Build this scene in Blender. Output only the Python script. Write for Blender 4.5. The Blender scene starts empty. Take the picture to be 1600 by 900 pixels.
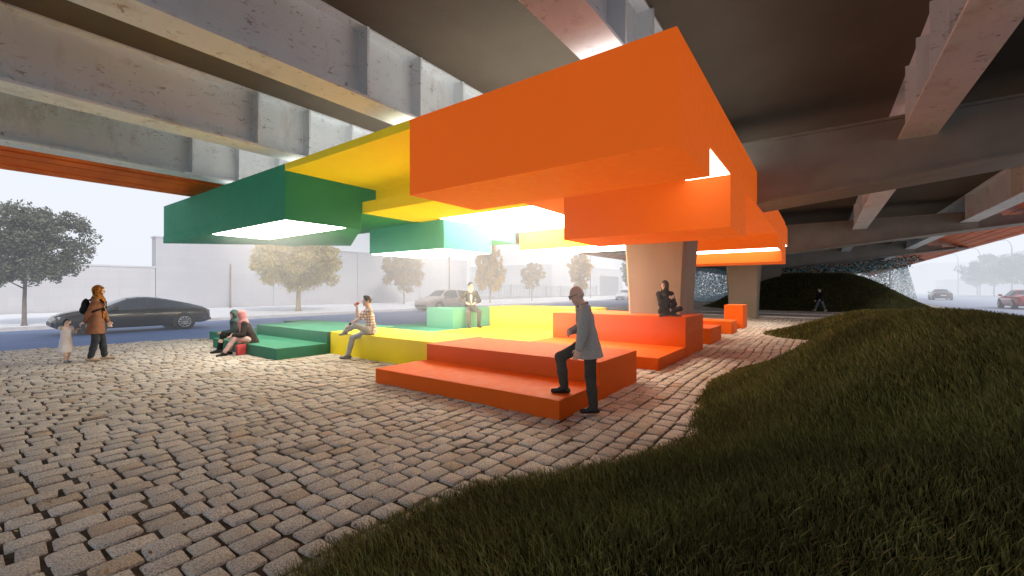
import bpy, bmesh, math, random
import numpy as np
from mathutils import Vector, Matrix
R_ = math.radians
rng = np.random.default_rng(7)
random.seed(7)
sc = bpy.context.scene
C = sc.collection
# ------------------------------------------------------------------ frame
# X runs along the bridge, Y across it (to the left of the view), Z up.
FOC, CAMH = 665.0, 1.68
TH = math.atan(484 / 665.0)
CC, SS = math.cos(TH), math.sin(TH)


def rd(Rr, D):            # right / forward distances from the viewer's standing point -> ground x, y
    return (CC * D + SS * Rr, SS * D - CC * Rr)


# ------------------------------------------------------------------ materials
class NT:
    def __init__(s, name):
        s.m = bpy.data.materials.new(name)
        s.m.use_nodes = True
        s.t = s.m.node_tree
        s.n = s.t.nodes
        s.b = s.n['Principled BSDF']
        s.out = s.n['Material Output']

    def new(s, kind, **kw):
        n = s.n.new(kind)
        for k, v in kw.items():
            if k.startswith('i_'):
                n.inputs[k[2:].replace('_', ' ')].default_value = v
            else:
                setattr(n, k, v)
        return n

    def link(s, a, b):
        s.t.links.new(a, b)

    def ramp(s, fac, stops, interp='LINEAR'):
        r = s.new('ShaderNodeValToRGB')
        r.color_ramp.interpolation = interp
        e = r.color_ramp.elements
        while len(e) < len(stops):
            e.new(0.5)
        for el, (p, c) in zip(e, stops):
            el.position = p
            el.color = (c, c, c, 1) if isinstance(c, (int, float)) else (*c, 1)
        s.link(fac, r.inputs[0])
        return r.outputs[0]

    def noise(s, scale, detail=4, rough=.55, co=None, dist=0.0):
        n = s.new('ShaderNodeTexNoise')
        n.inputs['Scale'].default_value = scale
        n.inputs['Detail'].default_value = detail
        n.inputs['Roughness'].default_value = rough
        n.inputs['Distortion'].default_value = dist
        s.link(co if co is not None else s.co(), n.inputs['Vector'])
        return n.outputs['Fac']

    def co(s, scale=None):
        if not hasattr(s, '_co'):
            s._co = s.new('ShaderNodeTexCoord').outputs['Object']
        if scale is None:
            return s._co
        mp = s.new('ShaderNodeMapping')
        mp.inputs['Scale'].default_value = scale
        s.link(s._co, mp.inputs[0])
        return mp.outputs[0]

    def mix(s, fac, a, b, mode='MIX'):
        n = s.new('ShaderNodeMix', data_type='RGBA', blend_type=mode)
        for k, v in ((0, fac), (6, a), (7, b)):
            if isinstance(v, (int, float)):
                n.inputs[k].default_value = v
            elif isinstance(v, tuple):
                n.inputs[k].default_value = (*v, 1)
            else:
                s.link(v, n.inputs[k])
        return n.outputs[2]

    def math(s, op, a, b=0.0):
        n = s.new('ShaderNodeMath', operation=op)
        for k, v in ((0, a), (1, b)):
            if isinstance(v, (int, float)):
                n.inputs[k].default_value = v
            else:
                s.link(v, n.inputs[k])
        return n.outputs[0]

    def bump(s, h, strength=.3, dist=.01):
        n = s.new('ShaderNodeBump')
        n.inputs['Strength'].default_value = strength
        n.inputs['Distance'].default_value = dist
        s.link(h, n.inputs['Height'])
        s.link(n.outputs[0], s.b.inputs['Normal'])

    def base(s, c):
        if isinstance(c, tuple):
            s.b.inputs['Base Color'].default_value = (*c, 1)
        else:
            s.link(c, s.b.inputs['Base Color'])


MATS = {}


def plain(name, col, rough=.6, var=.12, scale=6.0, bump=.0, bscale=60, metal=0.0, spec=.5, coat=0.0, bdist=.004):
    if name in MATS:
        return MATS[name]
    t = NT(name)
    f = t.noise(scale, 5)
    lo = tuple(c * (1 - var) for c in col)
    hi = tuple(min(1, c * (1 + var)) for c in col)
    t.base(t.ramp(f, [(.3, lo), (.7, hi)]))
    t.b.inputs['Roughness'].default_value = rough
    t.b.inputs['Metallic'].default_value = metal
    t.b.inputs['Specular IOR Level'].default_value = spec
    t.b.inputs['Coat Weight'].default_value = coat
    if bump:
        t.bump(t.noise(bscale, 4), bump, bdist)
    MATS[name] = t.m
    return t.m


def painted_panel(name, col, glow=0.0, gcol=None):
    t = NT(name)
    f = t.noise(.9, 5, .6)
    g = t.noise(38, 3, .6)
    c = t.ramp(f, [(.25, tuple(x * .90 for x in col)), (.75, tuple(min(1, x * 1.06) for x in col))])
    sc_ = t.noise(3.2, 8, .7, t.co((1, 1, 6)))
    dirt = t.ramp(sc_, [(.60, 0.0), (.78, .22)])
    c = t.mix(dirt, c, tuple(x * .55 for x in col))
    t.base(c)
    rr = t.ramp(t.noise(7, 5), [(.3, .55), (.7, .72)])
    t.link(rr, t.b.inputs['Roughness'])
    t.bump(g, .10, .003)
    t.b.inputs['Specular IOR Level'].default_value = .14
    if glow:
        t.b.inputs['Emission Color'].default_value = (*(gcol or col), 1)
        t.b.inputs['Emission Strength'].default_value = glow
    return t.m


M_orange = painted_panel('orange_paint', (.76, .130, .010))
M_yellow = painted_panel('yellow_paint', (.88, .70, .030))
M_green = painted_panel('green_paint', (.050, .215, .140))
M_teal = painted_panel('teal_paint', (.085, .31, .225))


M_orange_glow = painted_panel('orange_glow_paint', (.32, .055, .0055), .84, (.60, .096, .0088))  # canopy paints: emission added to brighten the faces, nothing shines through them
M_yellow_glow = painted_panel('yellow_glow_paint', (.88, .70, .035), .16)
M_green_glow = painted_panel('green_glow_paint', (.030, .215, .12), .22)
M_teal_glow = painted_panel('teal_glow_paint', (.06, .36, .25), .3)


def lamp_mat(name, col, st):
    t = NT(name)
    t.base((.9, .9, .9))
    t.b.inputs['Emission Color'].default_value = (*col, 1)
    t.b.inputs['Emission Strength'].default_value = st
    return t.m


M_lamp = lamp_mat('warm_light_panel', (1, .89, .75), 14.5)
M_lamp_dim = lamp_mat('dim_light_panel', (1, .88, .70), 6.0)
M_lamp_up = lamp_mat('uplight_panel', (1, .93, .84), 1.6)
M_lamp_soft = lamp_mat('warm_light_strip', (1, .84, .62), 12.0)


def steel():
    t = NT('white_painted_steel')
    st = t.noise(.8, 4, .6)
    c = t.ramp(st, [(.3, (.74, .81, .86)), (.7, (.84, .90, .94))])
    # paint flakes: clustered streaky marks
    f = t.noise(6, 9, .72, t.co((1.0, 1.0, 2.0)), 1.1)
    cl = t.noise(1.3, 3, .5)
    k = t.math('MULTIPLY', t.ramp(f, [(.58, 0.0), (.62, 1.0)]), t.ramp(cl, [(.40, 0.0), (.55, 1.0)]))
    c = t.mix(t.math('MULTIPLY', k, .65), c, (.20, .15, .105))
    sp = t.ramp(t.noise(26, 4, .6), [(.69, 0.0), (.72, 1.0)])
    c = t.mix(t.math('MULTIPLY', sp, .8), c, (.15, .11, .08))
    rust = t.ramp(t.noise(1.7, 7, .7, t.co((1, 1, .35))), [(.54, 0.0), (.80, .6)])
    c = t.mix(rust, c, (.30, .20, .12))
    t.base(c)
    t.b.inputs['Roughness'].default_value = .55
    t.bump(t.math('ADD', t.noise(11, 7, .65), t.math('MULTIPLY', k, -.5)), .5, .014)
    return t.m


M_steel = steel()
M_cap = plain('grey_brown_cap_paint', (.275, .27, .235), .6, .14, 1.4, .3, 18)


def deck_mat():
    t = NT('deck_soffit_concrete')
    f = t.noise(.5, 6, .6)
    g = t.noise(40, 4, .7)
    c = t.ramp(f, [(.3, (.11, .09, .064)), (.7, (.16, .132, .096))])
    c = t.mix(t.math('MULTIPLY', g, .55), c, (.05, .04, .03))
    t.base(c)
    t.b.inputs['Roughness'].default_value = .9
    t.bump(g, .6, .01)
    return t.m


M_deck = deck_mat()


def column_mat():
    t = NT('column_concrete')
    f = t.noise(1.1, 6, .6, t.co((1, 1, .4)))
    g = t.noise(50, 3)
    c = t.ramp(f, [(.3, (.25, .205, .145)), (.7, (.32, .265, .195))])
    c = t.mix(t.math('MULTIPLY', t.ramp(t.noise(14, 5), [(.6, 0.0), (.75, 1.0)]), .25), c, (.2, .16, .11))
    t.base(c)
    t.b.inputs['Roughness'].default_value = .75
    t.bump(g, .25, .005)
    return t.m


M_col = column_mat()
M_fascia = plain('orange_corrugated_sheet', (.92, .19, .025), .45, .25, 1.2, .1, 30)
M_soil = plain('joint_soil', (.060, .038, .022), .95, .5, 18, .8, 60, bdist=.01)


def cobble_mat():
    t = NT('granite_cobble')
    at = t.new('ShaderNodeAttribute', attribute_name='tint')
    c = t.ramp(at.outputs['Fac'], [(0, (.47, .435, .385)), (.35, (.64, .605, .545)), (.8, (.76, .725, .665)), (.93, (.62, .52, .41)), (1, (.58, .46, .33))])
    sp = t.noise(95, 4, .75)
    c = t.mix(t.ramp(sp, [(.40, .85), (.55, 0.0)]), c, (.13, .105, .085))
    sp2 = t.noise(130, 3, .7)
    c = t.mix(t.ramp(sp2, [(.58, 0.0), (.70, .7)]), c, (.74, .70, .66))
    st = t.noise(1.1, 5, .6)
    c = t.mix(t.ramp(st, [(.45, 0.0), (.75, .45)]), c, (.30, .215, .145))
    t.base(c)
    t.b.inputs['Roughness'].default_value = .8
    t.b.inputs['Specular IOR Level'].default_value = .3
    t.bump(t.math('ADD', t.noise(34, 6, .7), t.math('MULTIPLY', sp, .4)), .75, .012)
    return t.m


M_cob = cobble_mat()


def road_mat(name='asphalt', k=1.0, w=0.0):
    t = NT(name)
    f = t.noise(.35, 6, .6)
    g = t.noise(70, 3, .7)
    c = t.ramp(f, [(.3, (.10, .17, .36)), (.7, (.14, .22, .43))])  # blue of the reflected sky put into the base colour
    c = t.mix(t.math('MULTIPLY', g, .4), c, (.07, .085, .12))
    st = t.ramp(t.noise(.6, 5, .6, t.co((.06, 1, 1))), [(.45, 0.0), (.7, .4)])
    c = t.mix(st, c, (.18, .25, .42))
    if w: c = t.mix(w, c, (.50, .54, .62))
    t.base(c)
    t.b.inputs['Roughness'].default_value = .7
    t.bump(g, .5, .006)
    return t.m


M_road = road_mat()
M_road2 = road_mat('haze_pale_asphalt', 1.0, .6)  # colour paled to stand for haze and bounce more light upwards
M_walk = plain('pale_pavement', (.74, .75, .79), .85, .10, 1.5, .3, 30)
M_kerb = plain('kerb_stone', (.48, .47, .48), .85, .12, 3, .3, 30)
M_path = plain('worn_path_concrete', (.42, .36, .30), .85, .2, 2, .4, 24)
M_ground = plain('earth_ground', (.17, .16, .15), .95, .2, .4, .3, 8)
M_black = plain('black_rubber', (.02, .02, .02), .8, .2, 20)


# ------------------------------------------------------------------ helpers
def tag(o, label=None, cat=None, group=None, kind=None):
    if label: o['label'] = label
    if cat: o['category'] = cat
    if group: o['group'] = group
    if kind: o['kind'] = kind
    return o


def empty(name, loc=(0, 0, 0), rz=0.0, label=None, cat=None, group=None):
    o = bpy.data.objects.new(name, None)
    C.objects.link(o)
    o.location = loc
    o.rotation_euler = (0, 0, rz)
    o.empty_display_size = .2
    return tag(o, label, cat, group)


def mesh_obj(name, verts, faces, mat, parent=None, smooth=False, loc=None):
    me = bpy.data.meshes.new(name)
    me.from_pydata([tuple(v) for v in verts], [], [tuple(f) for f in faces])
    me.update()
    if smooth:
        me.polygons.foreach_set('use_smooth', [True] * len(me.polygons))
    o = bpy.data.objects.new(name, me)
    C.objects.link(o)
    if mat is not None:
        me.materials.append(mat)
    if parent is not None:
        o.parent = parent
    if loc is not None:
        o.location = loc
    return o


def np_mesh(name, V, Q, mat, parent=None, smooth=False, tint=None):
    """V (n,3), Q list of int arrays (m,k): one mesh from numpy arrays"""
    me = bpy.data.meshes.new(name)
    V = np.ascontiguousarray(V, dtype=np.float32)
    me.vertices.add(len(V))
    me.vertices.foreach_set('co', V.ravel())
    loops = np.concatenate([q.ravel() for q in Q]).astype(np.int32)
    tot = np.concatenate([np.full(len(q), q.shape[1]) for q in Q]).astype(np.int32)
    st = np.concatenate([[0], np.cumsum(tot)[:-1]]).astype(np.int32)
    me.loops.add(len(loops))
    me.loops.foreach_set('vertex_index', loops)
    me.polygons.add(len(tot))
    me.polygons.foreach_set('loop_start', st)
    me.polygons.foreach_set('loop_total', tot)
    if smooth:
        me.polygons.foreach_set('use_smooth', np.ones(len(tot), dtype=bool))
    if tint is not None:
        a = me.attributes.new('tint', 'FLOAT', 'FACE' if len(tint) == len(tot) else 'POINT')
        a.data.foreach_set('value', np.asarray(tint, dtype=np.float32))
    me.update(calc_edges=True)
    me.validate()
    o = bpy.data.objects.new(name, me)
    C.objects.link(o)
    me.materials.append(mat)
    if parent is not None:
        o.parent = parent
    return o


class MB:
    """collects boxes, prisms, tubes, lathes into ONE mesh"""

    def __init__(s):
        s.v, s.f = [], []

    def add(s, v, f):
        n = len(s.v)
        s.v += [tuple(p) for p in v]
        s.f += [tuple(i + n for i in q) for q in f]

    def box(s, x0, x1, y0, y1, z0, z1):
        v = [(x, y, z) for z in (z0, z1) for x, y in ((x0, y0), (x1, y0), (x1, y1), (x0, y1))]
        s.add(v, [(3, 2, 1, 0), (4, 5, 6, 7), (0, 1, 5, 4), (1, 2, 6, 5), (2, 3, 7, 6), (3, 0, 4, 7)])

    def prism(s, poly, z0, z1):
        n = len(poly)
        a = sum(poly[i][0] * poly[(i + 1) % n][1] - poly[(i + 1) % n][0] * poly[i][1] for i in range(n))
        if a < 0: poly = poly[::-1]
        v = [(x, y, z0) for x, y in poly] + [(x, y, z1) for x, y in poly]
        s.add(v, [tuple(range(n))[::-1], tuple(range(n, 2 * n))] + [(i, (i + 1) % n, n + (i + 1) % n, n + i) for i in range(n)])

    def tube(s, pts, rad, n=8, cap=True):
        pts = [Vector(p) for p in pts]
        if not hasattr(rad, '__len__'): rad = [rad] * len(pts)
        base = len(s.v)
        up = Vector((0, 0, 1))
        for i, p in enumerate(pts):
            t = (pts[min(i + 1, len(pts) - 1)] - pts[max(i - 1, 0)]).normalized()
            u = t.cross(up)
            if u.length < .05: u = t.cross(Vector((1, 0, 0)))
            u.normalize()
            w = u.cross(t)
            for k in range(n):
                a = 2 * math.pi * k / n
                q = p + (u * math.cos(a) + w * math.sin(a)) * rad[i]
                s.v.append(tuple(q))
        for i in range(len(pts) - 1):
            for k in range(n):
                a, b = base + i * n + k, base + i * n + (k + 1) % n
                s.f.append((a, b, b + n, a + n))
        if cap:
            s.f.append(tuple(base + k for k in range(n))[::-1])
            s.f.append(tuple(base + (len(pts) - 1) * n + k for k in range(n)))

    def build(s, name, mat, parent=None, smooth=False, bevel=0.0):
        o = mesh_obj(name, s.v, s.f, mat, parent, smooth)
        if bevel:
            m = o.modifiers.new('bevel', 'BEVEL')
            m.width = bevel
            m.segments = 2
            m.limit_method = 'ANGLE'
            m.harden_normals = False
        return o


def box(name, x0, x1, y0, y1, z0, z1, mat, parent=None, bevel=0.0):
    b = MB()
    b.box(x0, x1, y0, y1, z0, z1)
    return b.build(name, mat, parent, bevel=bevel)


def sheet(name, poly, z, mat, kind='structure'):
    o = mesh_obj(name, [(x, y, z) for x, y in poly], [tuple(range(len(poly)))], mat)
    return tag(o, kind=kind)


def copy_tree(o, parent=None):
    c = o.copy()
    C.objects.link(c)
    c.parent = parent
    for ch in list(o.children):
        copy_tree(ch, c)
    return c


# ------------------------------------------------------------------ ground, roads, pavements
sheet('ground', [(-600, -900), (1500, -900), (1500, 900), (-600, 900)], -.09, M_ground)
EDGE = [(-30, 18.6), (-2, 18.2), (1.5, 18.15), (4.0, 17.75), (6.5, 17.15), (10, 16.5), (20, 16.1), (70, 16.0)]


def edge_y(x):
    return np.interp(x, [p[0] for p in EDGE], [p[1] for p in EDGE])


sheet('paving_bed', [(-30, -9.4)] + [(70, -9.4)] + EDGE[::-1], -.016, M_soil)
sheet('road', [(-300, 15), (900, 15), (900, 27.0), (-300, 27.0)], -.05, M_road)
sheet('road', [(-300, -34), (900, -34), (900, -9.6), (-300, -9.6)], -.046, M_road2)


def slab(name, x0, x1, y0, y1, z0, z1, mat):
    return tag(box(name, x0, x1, y0, y1, z0, z1, mat), kind='structure')


slab('pavement', -300, 900, 27.25, 42.0, -.2, .09, M_walk)
slab('kerb', -300, 900, 27.0, 27.25, -.2, .10, M_kerb)
slab('pavement', -300, 900, -52, -34.3, -.2, .09, M_walk)
slab('kerb', -300, 900, -34.3, -34.0, -.2, .10, M_kerb)
slab('kerb', -300, 900, -9.62, -9.40, -.2, .03, M_kerb)
tag(box('path', 41, 110, -9.39, -6.4, -.08, .012, plain('pale_path', (.50, .49, .48), .9, .12, 1.5, .3, 26)), kind='structure')


def cobbles():
    V, Q4, Q8, T4, T8 = [], [], [], [], []
    rows = np.arange(-9.4, 18.4, .204)
    cu, cv, lu, lv = [], [], [], []
    for j, v in enumerate(rows):
        n = 420
        ln = rng.uniform(.165, .275, n)
        u = -6 - rng.uniform(0, .3) + np.cumsum(ln)
        m = (u < 58) & (v < edge_y(u) - .12)
        cu.append((u - ln / 2)[m]); cv.append(np.full(m.sum(), v)); lu.append(ln[m]); lv.append(np.full(m.sum(), .204))
    cu, cv, lu, lv = map(np.concatenate, (cu, cv, lu, lv))
    # leave out what the solid seat blocks and the crossing path cover
    hide = np.zeros(len(cu), bool)
    for (x0, x1, y0, y1) in ((4.95, 7.4, 2.9, 6.4), (6.4, 13, 6.6, 10.3), (5.0, 8.2, 10.6, 14), (30.3, 34.2, -9, 17)):
        hide |= (cu > x0) & (cu < x1) & (cv > y0) & (cv < y1)
    cu, cv, lu, lv = cu[~hide], cv[~hide], lu[~hide], lv[~hide]
    N = len(cu)
    wob = .035 * np.sin(cu * .9 + cv * .25) + .012 * np.sin(cu * 2.3 + .6 * cv)
    cvw = cv + wob
    hu = lu / 2 - rng.uniform(.009, .017, N)
    hv = lv / 2 - rng.uniform(.009, .0155, N)
    zt = rng.normal(0, .0045, N)
    tu = rng.normal(0, .02, N); tv = rng.normal(0, .03, N)
    ck = rng.uniform(.04, .20, (N, 4)) * .12
    sg = [(-1, -1), (1, -1), (1, 1), (-1, 1)]
    jit = rng.normal(0, .008, (N, 4, 2)) * .8
    P = []
    for k, (a, b) in enumerate(sg):
        cx = a * hu + jit[:, k, 0]; cy = b * hv + jit[:, k, 1]
        c = np.minimum(ck[:, k], hv * .8)
        p1 = np.stack([cx - (a * c if k in (0, 2) else 0 * c), cy - (0 * c if k in (0, 2) else b * c)], 1)
        p2 = np.stack([cx - (0 * c if k in (0, 2) else a * c), cy - (b * c if k in (0, 2) else 0 * c)], 1)
        # order so the ring stays counter-clockwise
        P += [p2, p1] if k in (0, 2) else [p2, p1]
    P = np.stack(P, 1)          # N,8,2
    ang = np.arctan2(P[:, :, 1] / hv[:, None], P[:, :, 0] / hu[:, None])
    o = np.argsort(ang, axis=1)
    P = np.take_along_axis(P, o[:, :, None], axis=1)
    rings = []
    for (sh, z) in ((1.01, -.06), (1.0, -.009), (.97, -.002), (.93, 0.0)):
        inset = (1 - sh) * .10
        L = np.linalg.norm(P, axis=2, keepdims=True)
        q = P * (1 - inset / np.maximum(L, .03) * 1.0) if sh < 1 else P * sh
        zz = zt[:, None] + z + tu[:, None] * q[:, :, 0] + tv[:, None] * q[:, :, 1]
        rings.append(np.stack([q[:, :, 0] + cu[:, None], q[:, :, 1] + cvw[:, None], zz], 2))
    V = np.stack(rings, 1).reshape(-1, 3)
    idx = np.arange(N)[:, None, None] * 32
    r = np.arange(3)[None, :, None] * 8
    k = np.arange(8)[None, None, :]
    k2 = (k + 1) % 8
    Q4 = np.stack([idx + r + k, idx + r + k2, idx + r + 8 + k2, idx + r + 8 + k], 3).reshape(-1, 4)
    Q8 = (np.arange(N)[:, None] * 32 + 24 + np.arange(8)[None, :])
    t = np.clip(rng.normal(.5, .2, N), 0, .86)
    odd = rng.random(N) < .07
    t[odd] = rng.uniform(.9, 1, odd.sum())
    tint = np.concatenate([np.repeat(t, 24), t])
    o = np_mesh('cobblestone_paving', V, [Q4, Q8], M_cob, tint=tint)
    tag(o, kind='structure')


cobbles()
tag(box('path', 30.4, 34.1, -9.3, 15.9, -.08, .006, M_path), kind='structure')
tag(box('kerb', 30.05, 30.35, -9.3, 16.0, -.1, .05, M_walk), kind='structure')
tag(box('kerb', 34.15, 34.45, -9.3, 16.0, -.1, .05, M_walk), kind='structure')


# ------------------------------------------------------------------ grass mounds
def poly_dist(px, py, poly):
    """signed distance, positive inside"""
    d = np.full(px.shape, 1e9)
    ins = np.zeros(px.shape, bool)
    n = len(poly)
    for i in range(n):
        x0, y0 = poly[i]; x1, y1 = poly[(i + 1) % n]
        ex, ey = x1 - x0, y1 - y0
        t = np.clip(((px - x0) * ex + (py - y0) * ey) / (ex * ex + ey * ey), 0, 1)
        d = np.minimum(d, np.hypot(px - x0 - t * ex, py - y0 - t * ey))
        c = ((y0 > py) != (y1 > py)) & (px < (x1 - x0) * (py - y0) / (y1 - y0 + 1e-12) + x0)
        ins ^= c
    return np.where(ins, d, -d)


def sstep(t):
    t = np.clip(t, 0, 1)
    return t * t * (3 - 2 * t)


POLY1 = [(-1.45, 2.15), (-1.30, 2.55), (-1.17, 2.80), (-.78, 3.28), (-.39, 3.70), (.41, 3.92), (1.0, 4.15), (1.45, 4.45), (1.95, 4.85), (2.5, 5.8),
         (2.88, 6.6), (3.6, 7.7), (4.6, 8.8), (6, 9.9), (8, 10.6), (11, 10.8), (14, 9.5), (16, 6.5), (15, 2), (11, -2), (5, -3), (.5, -2), (-1.2, -.5), (-1.6, 1.0)]


def h1(Rr, D):
    d = poly_dist(Rr, D, POLY1)
    c, s = math.cos(.634), math.sin(.634)
    u = (Rr - 2.684) * c + (D - 7.785) * s
    v = -(Rr - 2.684) * s + (D - 7.785) * c
    G = 1.466 * np.exp(-(u / 2.028) ** 2 / 2 - (v / 3.277) ** 2 / 2) + .663
    bump = .03 * np.sin(Rr * 2.1 + .6) * np.sin(D * 1.7) * sstep(d / 1.2)
    return np.where(d > -.06, sstep((d + .02) / 3.281) * G + .07 * sstep(d / .35) - .03 + bump, -1.0), d


def h2(Rr, D):
    e = ((Rr - 14.6) / 5.3) ** 2 + ((D - 15.2) / 3.0) ** 2
    d = (1 - np.sqrt(e)) * 3.0
    return np.where(d > -.1, .82 * sstep((d + .05) / 2.2) + .05 * sstep(d / .3) - .03, -1.0), d


def h3(a, b):
    e = ((a - 47.2) / 8.0) ** 2 + ((b - 1.0) / 8.8) ** 2
    d = (1 - np.sqrt(e)) * 8.0
    return np.where(d > -.1, 3.05 * sstep((d + .1) / 6.0) ** .85 + .05 * sstep(d / .5) - .03, -1.0), d


def mound_mat(name, k=1.0):
    t = NT(name)
    f = t.noise(1.5, 6, .65)
    g = t.noise(28, 5, .7)
    c = t.ramp(f, [(.3, (.020 * k, .022 * k, .009 * k)), (.7, (.045 * k, .046 * k, .016 * k))])
    c = t.mix(t.math('MULTIPLY', g, .6), c, (.016 * k, .014 * k, .008 * k))
    t.base(c)
    t.b.inputs['Roughness'].default_value = 1
    t.b.inputs['Specular IOR Level'].default_value = .05
    t.bump(g, 1, .05)
    return t.m


M_mound = mound_mat('turf_soil')


def blade_mat():
    t = NT('grass_blades')
    at = t.new('ShaderNodeAttribute', attribute_name='tint')
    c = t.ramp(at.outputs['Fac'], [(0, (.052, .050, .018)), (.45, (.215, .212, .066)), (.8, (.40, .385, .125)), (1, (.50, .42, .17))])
    n = t.noise(.9, 4, .6)
    c = t.mix(t.ramp(n, [(.42, 0.0), (.68, .55)]), c, (.085, .070, .026))
    t.base(c)
    t.b.inputs['Roughness'].default_value = .7
    t.b.inputs['Specular IOR Level'].default_value = .12
    return t.m


M_blade = blade_mat()


def mound(name, hf, r0, r1, d0, d1, st, cam_frame, mat):
    gr = np.arange(r0, r1, st); gd = np.arange(d0, d1, st)
    G, H = np.meshgrid(gr, gd, indexing='ij')
    z, d = hf(G, H)
    if cam_frame:
        X = CC * H + SS * G; Y = SS * H - CC * G
    else:
        X, Y = G, H
    ok = z > -.5
    nI, nJ = G.shape
    idx = -np.ones(nI * nJ, int)
    okf = ok.ravel()
    idx[okf] = np.arange(okf.sum())
    V = np.stack([X.ravel()[okf], Y.ravel()[okf], z.ravel()[okf]], 1)
    I = idx.reshape(nI, nJ)
    q = np.stack([I[:-1, :-1], I[1:, :-1], I[1:, 1:], I[:-1, 1:]], 2).reshape(-1, 4)
    q = q[(q >= 0).all(1)]
    if cam_frame: q = q[:, ::-1]
    if not cam_frame: pass
    o = np_mesh(name, V, [q], mat, smooth=True)
    return tag(o, kind='structure')


def blades(name, hf, r0, r1, d0, d1, n, cam_frame, hgt, wid, lean=.5, keep=None, tk=1.0):
    Rr = rng.uniform(r0, r1, n); D = rng.uniform(d0, d1, n)
    if keep is not None:
        m = rng.random(n) < keep(Rr, D)
        Rr, D = Rr[m], D[m]
    z, d = hf(Rr, D)
    m = (z > -.5) & (d > -.03 + .06 * rng.random(len(d)))
    Rr, D, z, d = Rr[m], D[m], z[m], d[m]
    n = len(Rr)
    if cam_frame:
        X = CC * D + SS * Rr; Y = SS * D - CC * Rr
    else:
        X, Y = Rr, D
    dist = np.hypot(X, Y)
    far = np.clip(dist / 4.0, .85, 3.5)
    patch = .5 + .5 * np.sin(X * 1.9 + 1.3 * np.sin(Y * 1.4)) * np.sin(Y * 2.3 + X)
    L = hgt * rng.uniform(.55, 1.25, n) * (.8 + .4 * patch)
    W = wid * rng.uniform(.7, 1.3, n) * far
    az = rng.normal(2.2, .9, n) + 1.2 * np.sin(X * .8) * np.cos(Y * .7)
    ln = L * rng.uniform(.25, .95, n) * lean
    fx, fy = np.cos(az), np.sin(az)
    sa = az + math.pi / 2 + rng.normal(0, .5, n)
    sx, sy = np.cos(sa) * W / 2, np.sin(sa) * W / 2
    z0 = z - .015
    P = np.stack([
        np.stack([X - sx, Y - sy, z0], 1), np.stack([X + sx, Y + sy, z0], 1),
        np.stack([X + fx * ln * .3 + sx * .8, Y + fy * ln * .3 + sy * .8, z0 + L * .6], 1),
        np.stack([X + fx * ln * .3 - sx * .8, Y + fy * ln * .3 - sy * .8, z0 + L * .6], 1),
        np.stack([X + fx * ln, Y + fy * ln, z0 + L * .95], 1)], 1)
    V = P.reshape(-1, 3)
    b = np.arange(n)[:, None] * 5
    q4 = b + np.array([[0, 1, 2, 3]]); q3 = b + np.array([[3, 2, 4]])
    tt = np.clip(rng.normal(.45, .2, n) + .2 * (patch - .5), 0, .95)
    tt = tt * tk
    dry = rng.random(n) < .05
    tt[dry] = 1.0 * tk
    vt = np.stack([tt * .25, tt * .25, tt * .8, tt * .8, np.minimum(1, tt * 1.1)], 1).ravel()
    o = np_mesh(name, V, [q4, q3], M_blade, tint=vt)
    return tag(o, kind='stuff')


mound('hill', h1, -2.6, 17, -4, 11.6, .09, True, M_mound)
mound('hill', h2, 8.8, 20.5, 11.6, 18.9, .15, True, M_mound)
mound('hill', h3, 38.5, 56, -8.4, 10.4, .3, False, M_mound)
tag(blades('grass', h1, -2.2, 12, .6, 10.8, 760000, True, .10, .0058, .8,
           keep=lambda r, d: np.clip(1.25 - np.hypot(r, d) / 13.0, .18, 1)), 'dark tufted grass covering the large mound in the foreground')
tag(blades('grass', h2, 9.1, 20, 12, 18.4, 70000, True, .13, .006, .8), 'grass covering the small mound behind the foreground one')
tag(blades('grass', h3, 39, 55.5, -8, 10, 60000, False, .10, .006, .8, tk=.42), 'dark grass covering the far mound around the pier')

n_ = 1500
lx_ = rng.uniform(-1, 16, n_); ly_ = rng.uniform(-1, 17, n_)
k_ = (np.hypot(lx_, ly_) < 15) & ~((lx_ > 4.6) & (ly_ > 2.6) & (ly_ < 17) & (lx_ < 15)) & (h1(SS * lx_ - CC * ly_, CC * lx_ + SS * ly_)[0] < -.5)
lx_, ly_ = lx_[k_], ly_[k_]
n_ = len(lx_)
an_ = rng.uniform(0, 6.28, n_); ls_ = rng.uniform(.010, .024, n_)
ax_ = np.stack([np.cos(an_), np.sin(an_), rng.normal(0, .25, n_)], 1) * ls_[:, None]
bx_ = np.stack([-np.sin(an_), np.cos(an_), rng.normal(0, .25, n_)], 1) * ls_[:, None] * .55
c_ = np.stack([lx_, ly_, np.full(n_, .012)], 1)
t = NT('dry_leaf')
a_ = t.new('ShaderNodeAttribute', attribute_name='tint')
t.base(t.ramp(a_.outputs['Fac'], [(0, (.10, .05, .02)), (.5, (.30, .15, .045)), (1, (.42, .27, .09))]))
tag(np_mesh('fallen_leaves', np.stack([c_ - ax_, c_ - bx_, c_ + ax_, c_ + bx_], 1).reshape(-1, 3), [np.arange(n_ * 4).reshape(-1, 4)], t.m, tint=rng.random(n_)), kind='stuff')

# ------------------------------------------------------------------ bridge
bridge = empty('bridge', (12.9, 3.8, 0), label='wide steel girder road bridge overhead with white girders and tapered brown piers', cat='bridge')


def at_bridge(o):
    o.parent = bridge
    o.matrix_parent_inverse = Matrix.Translation((-12.9, -3.8, 0))
    return o


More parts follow.
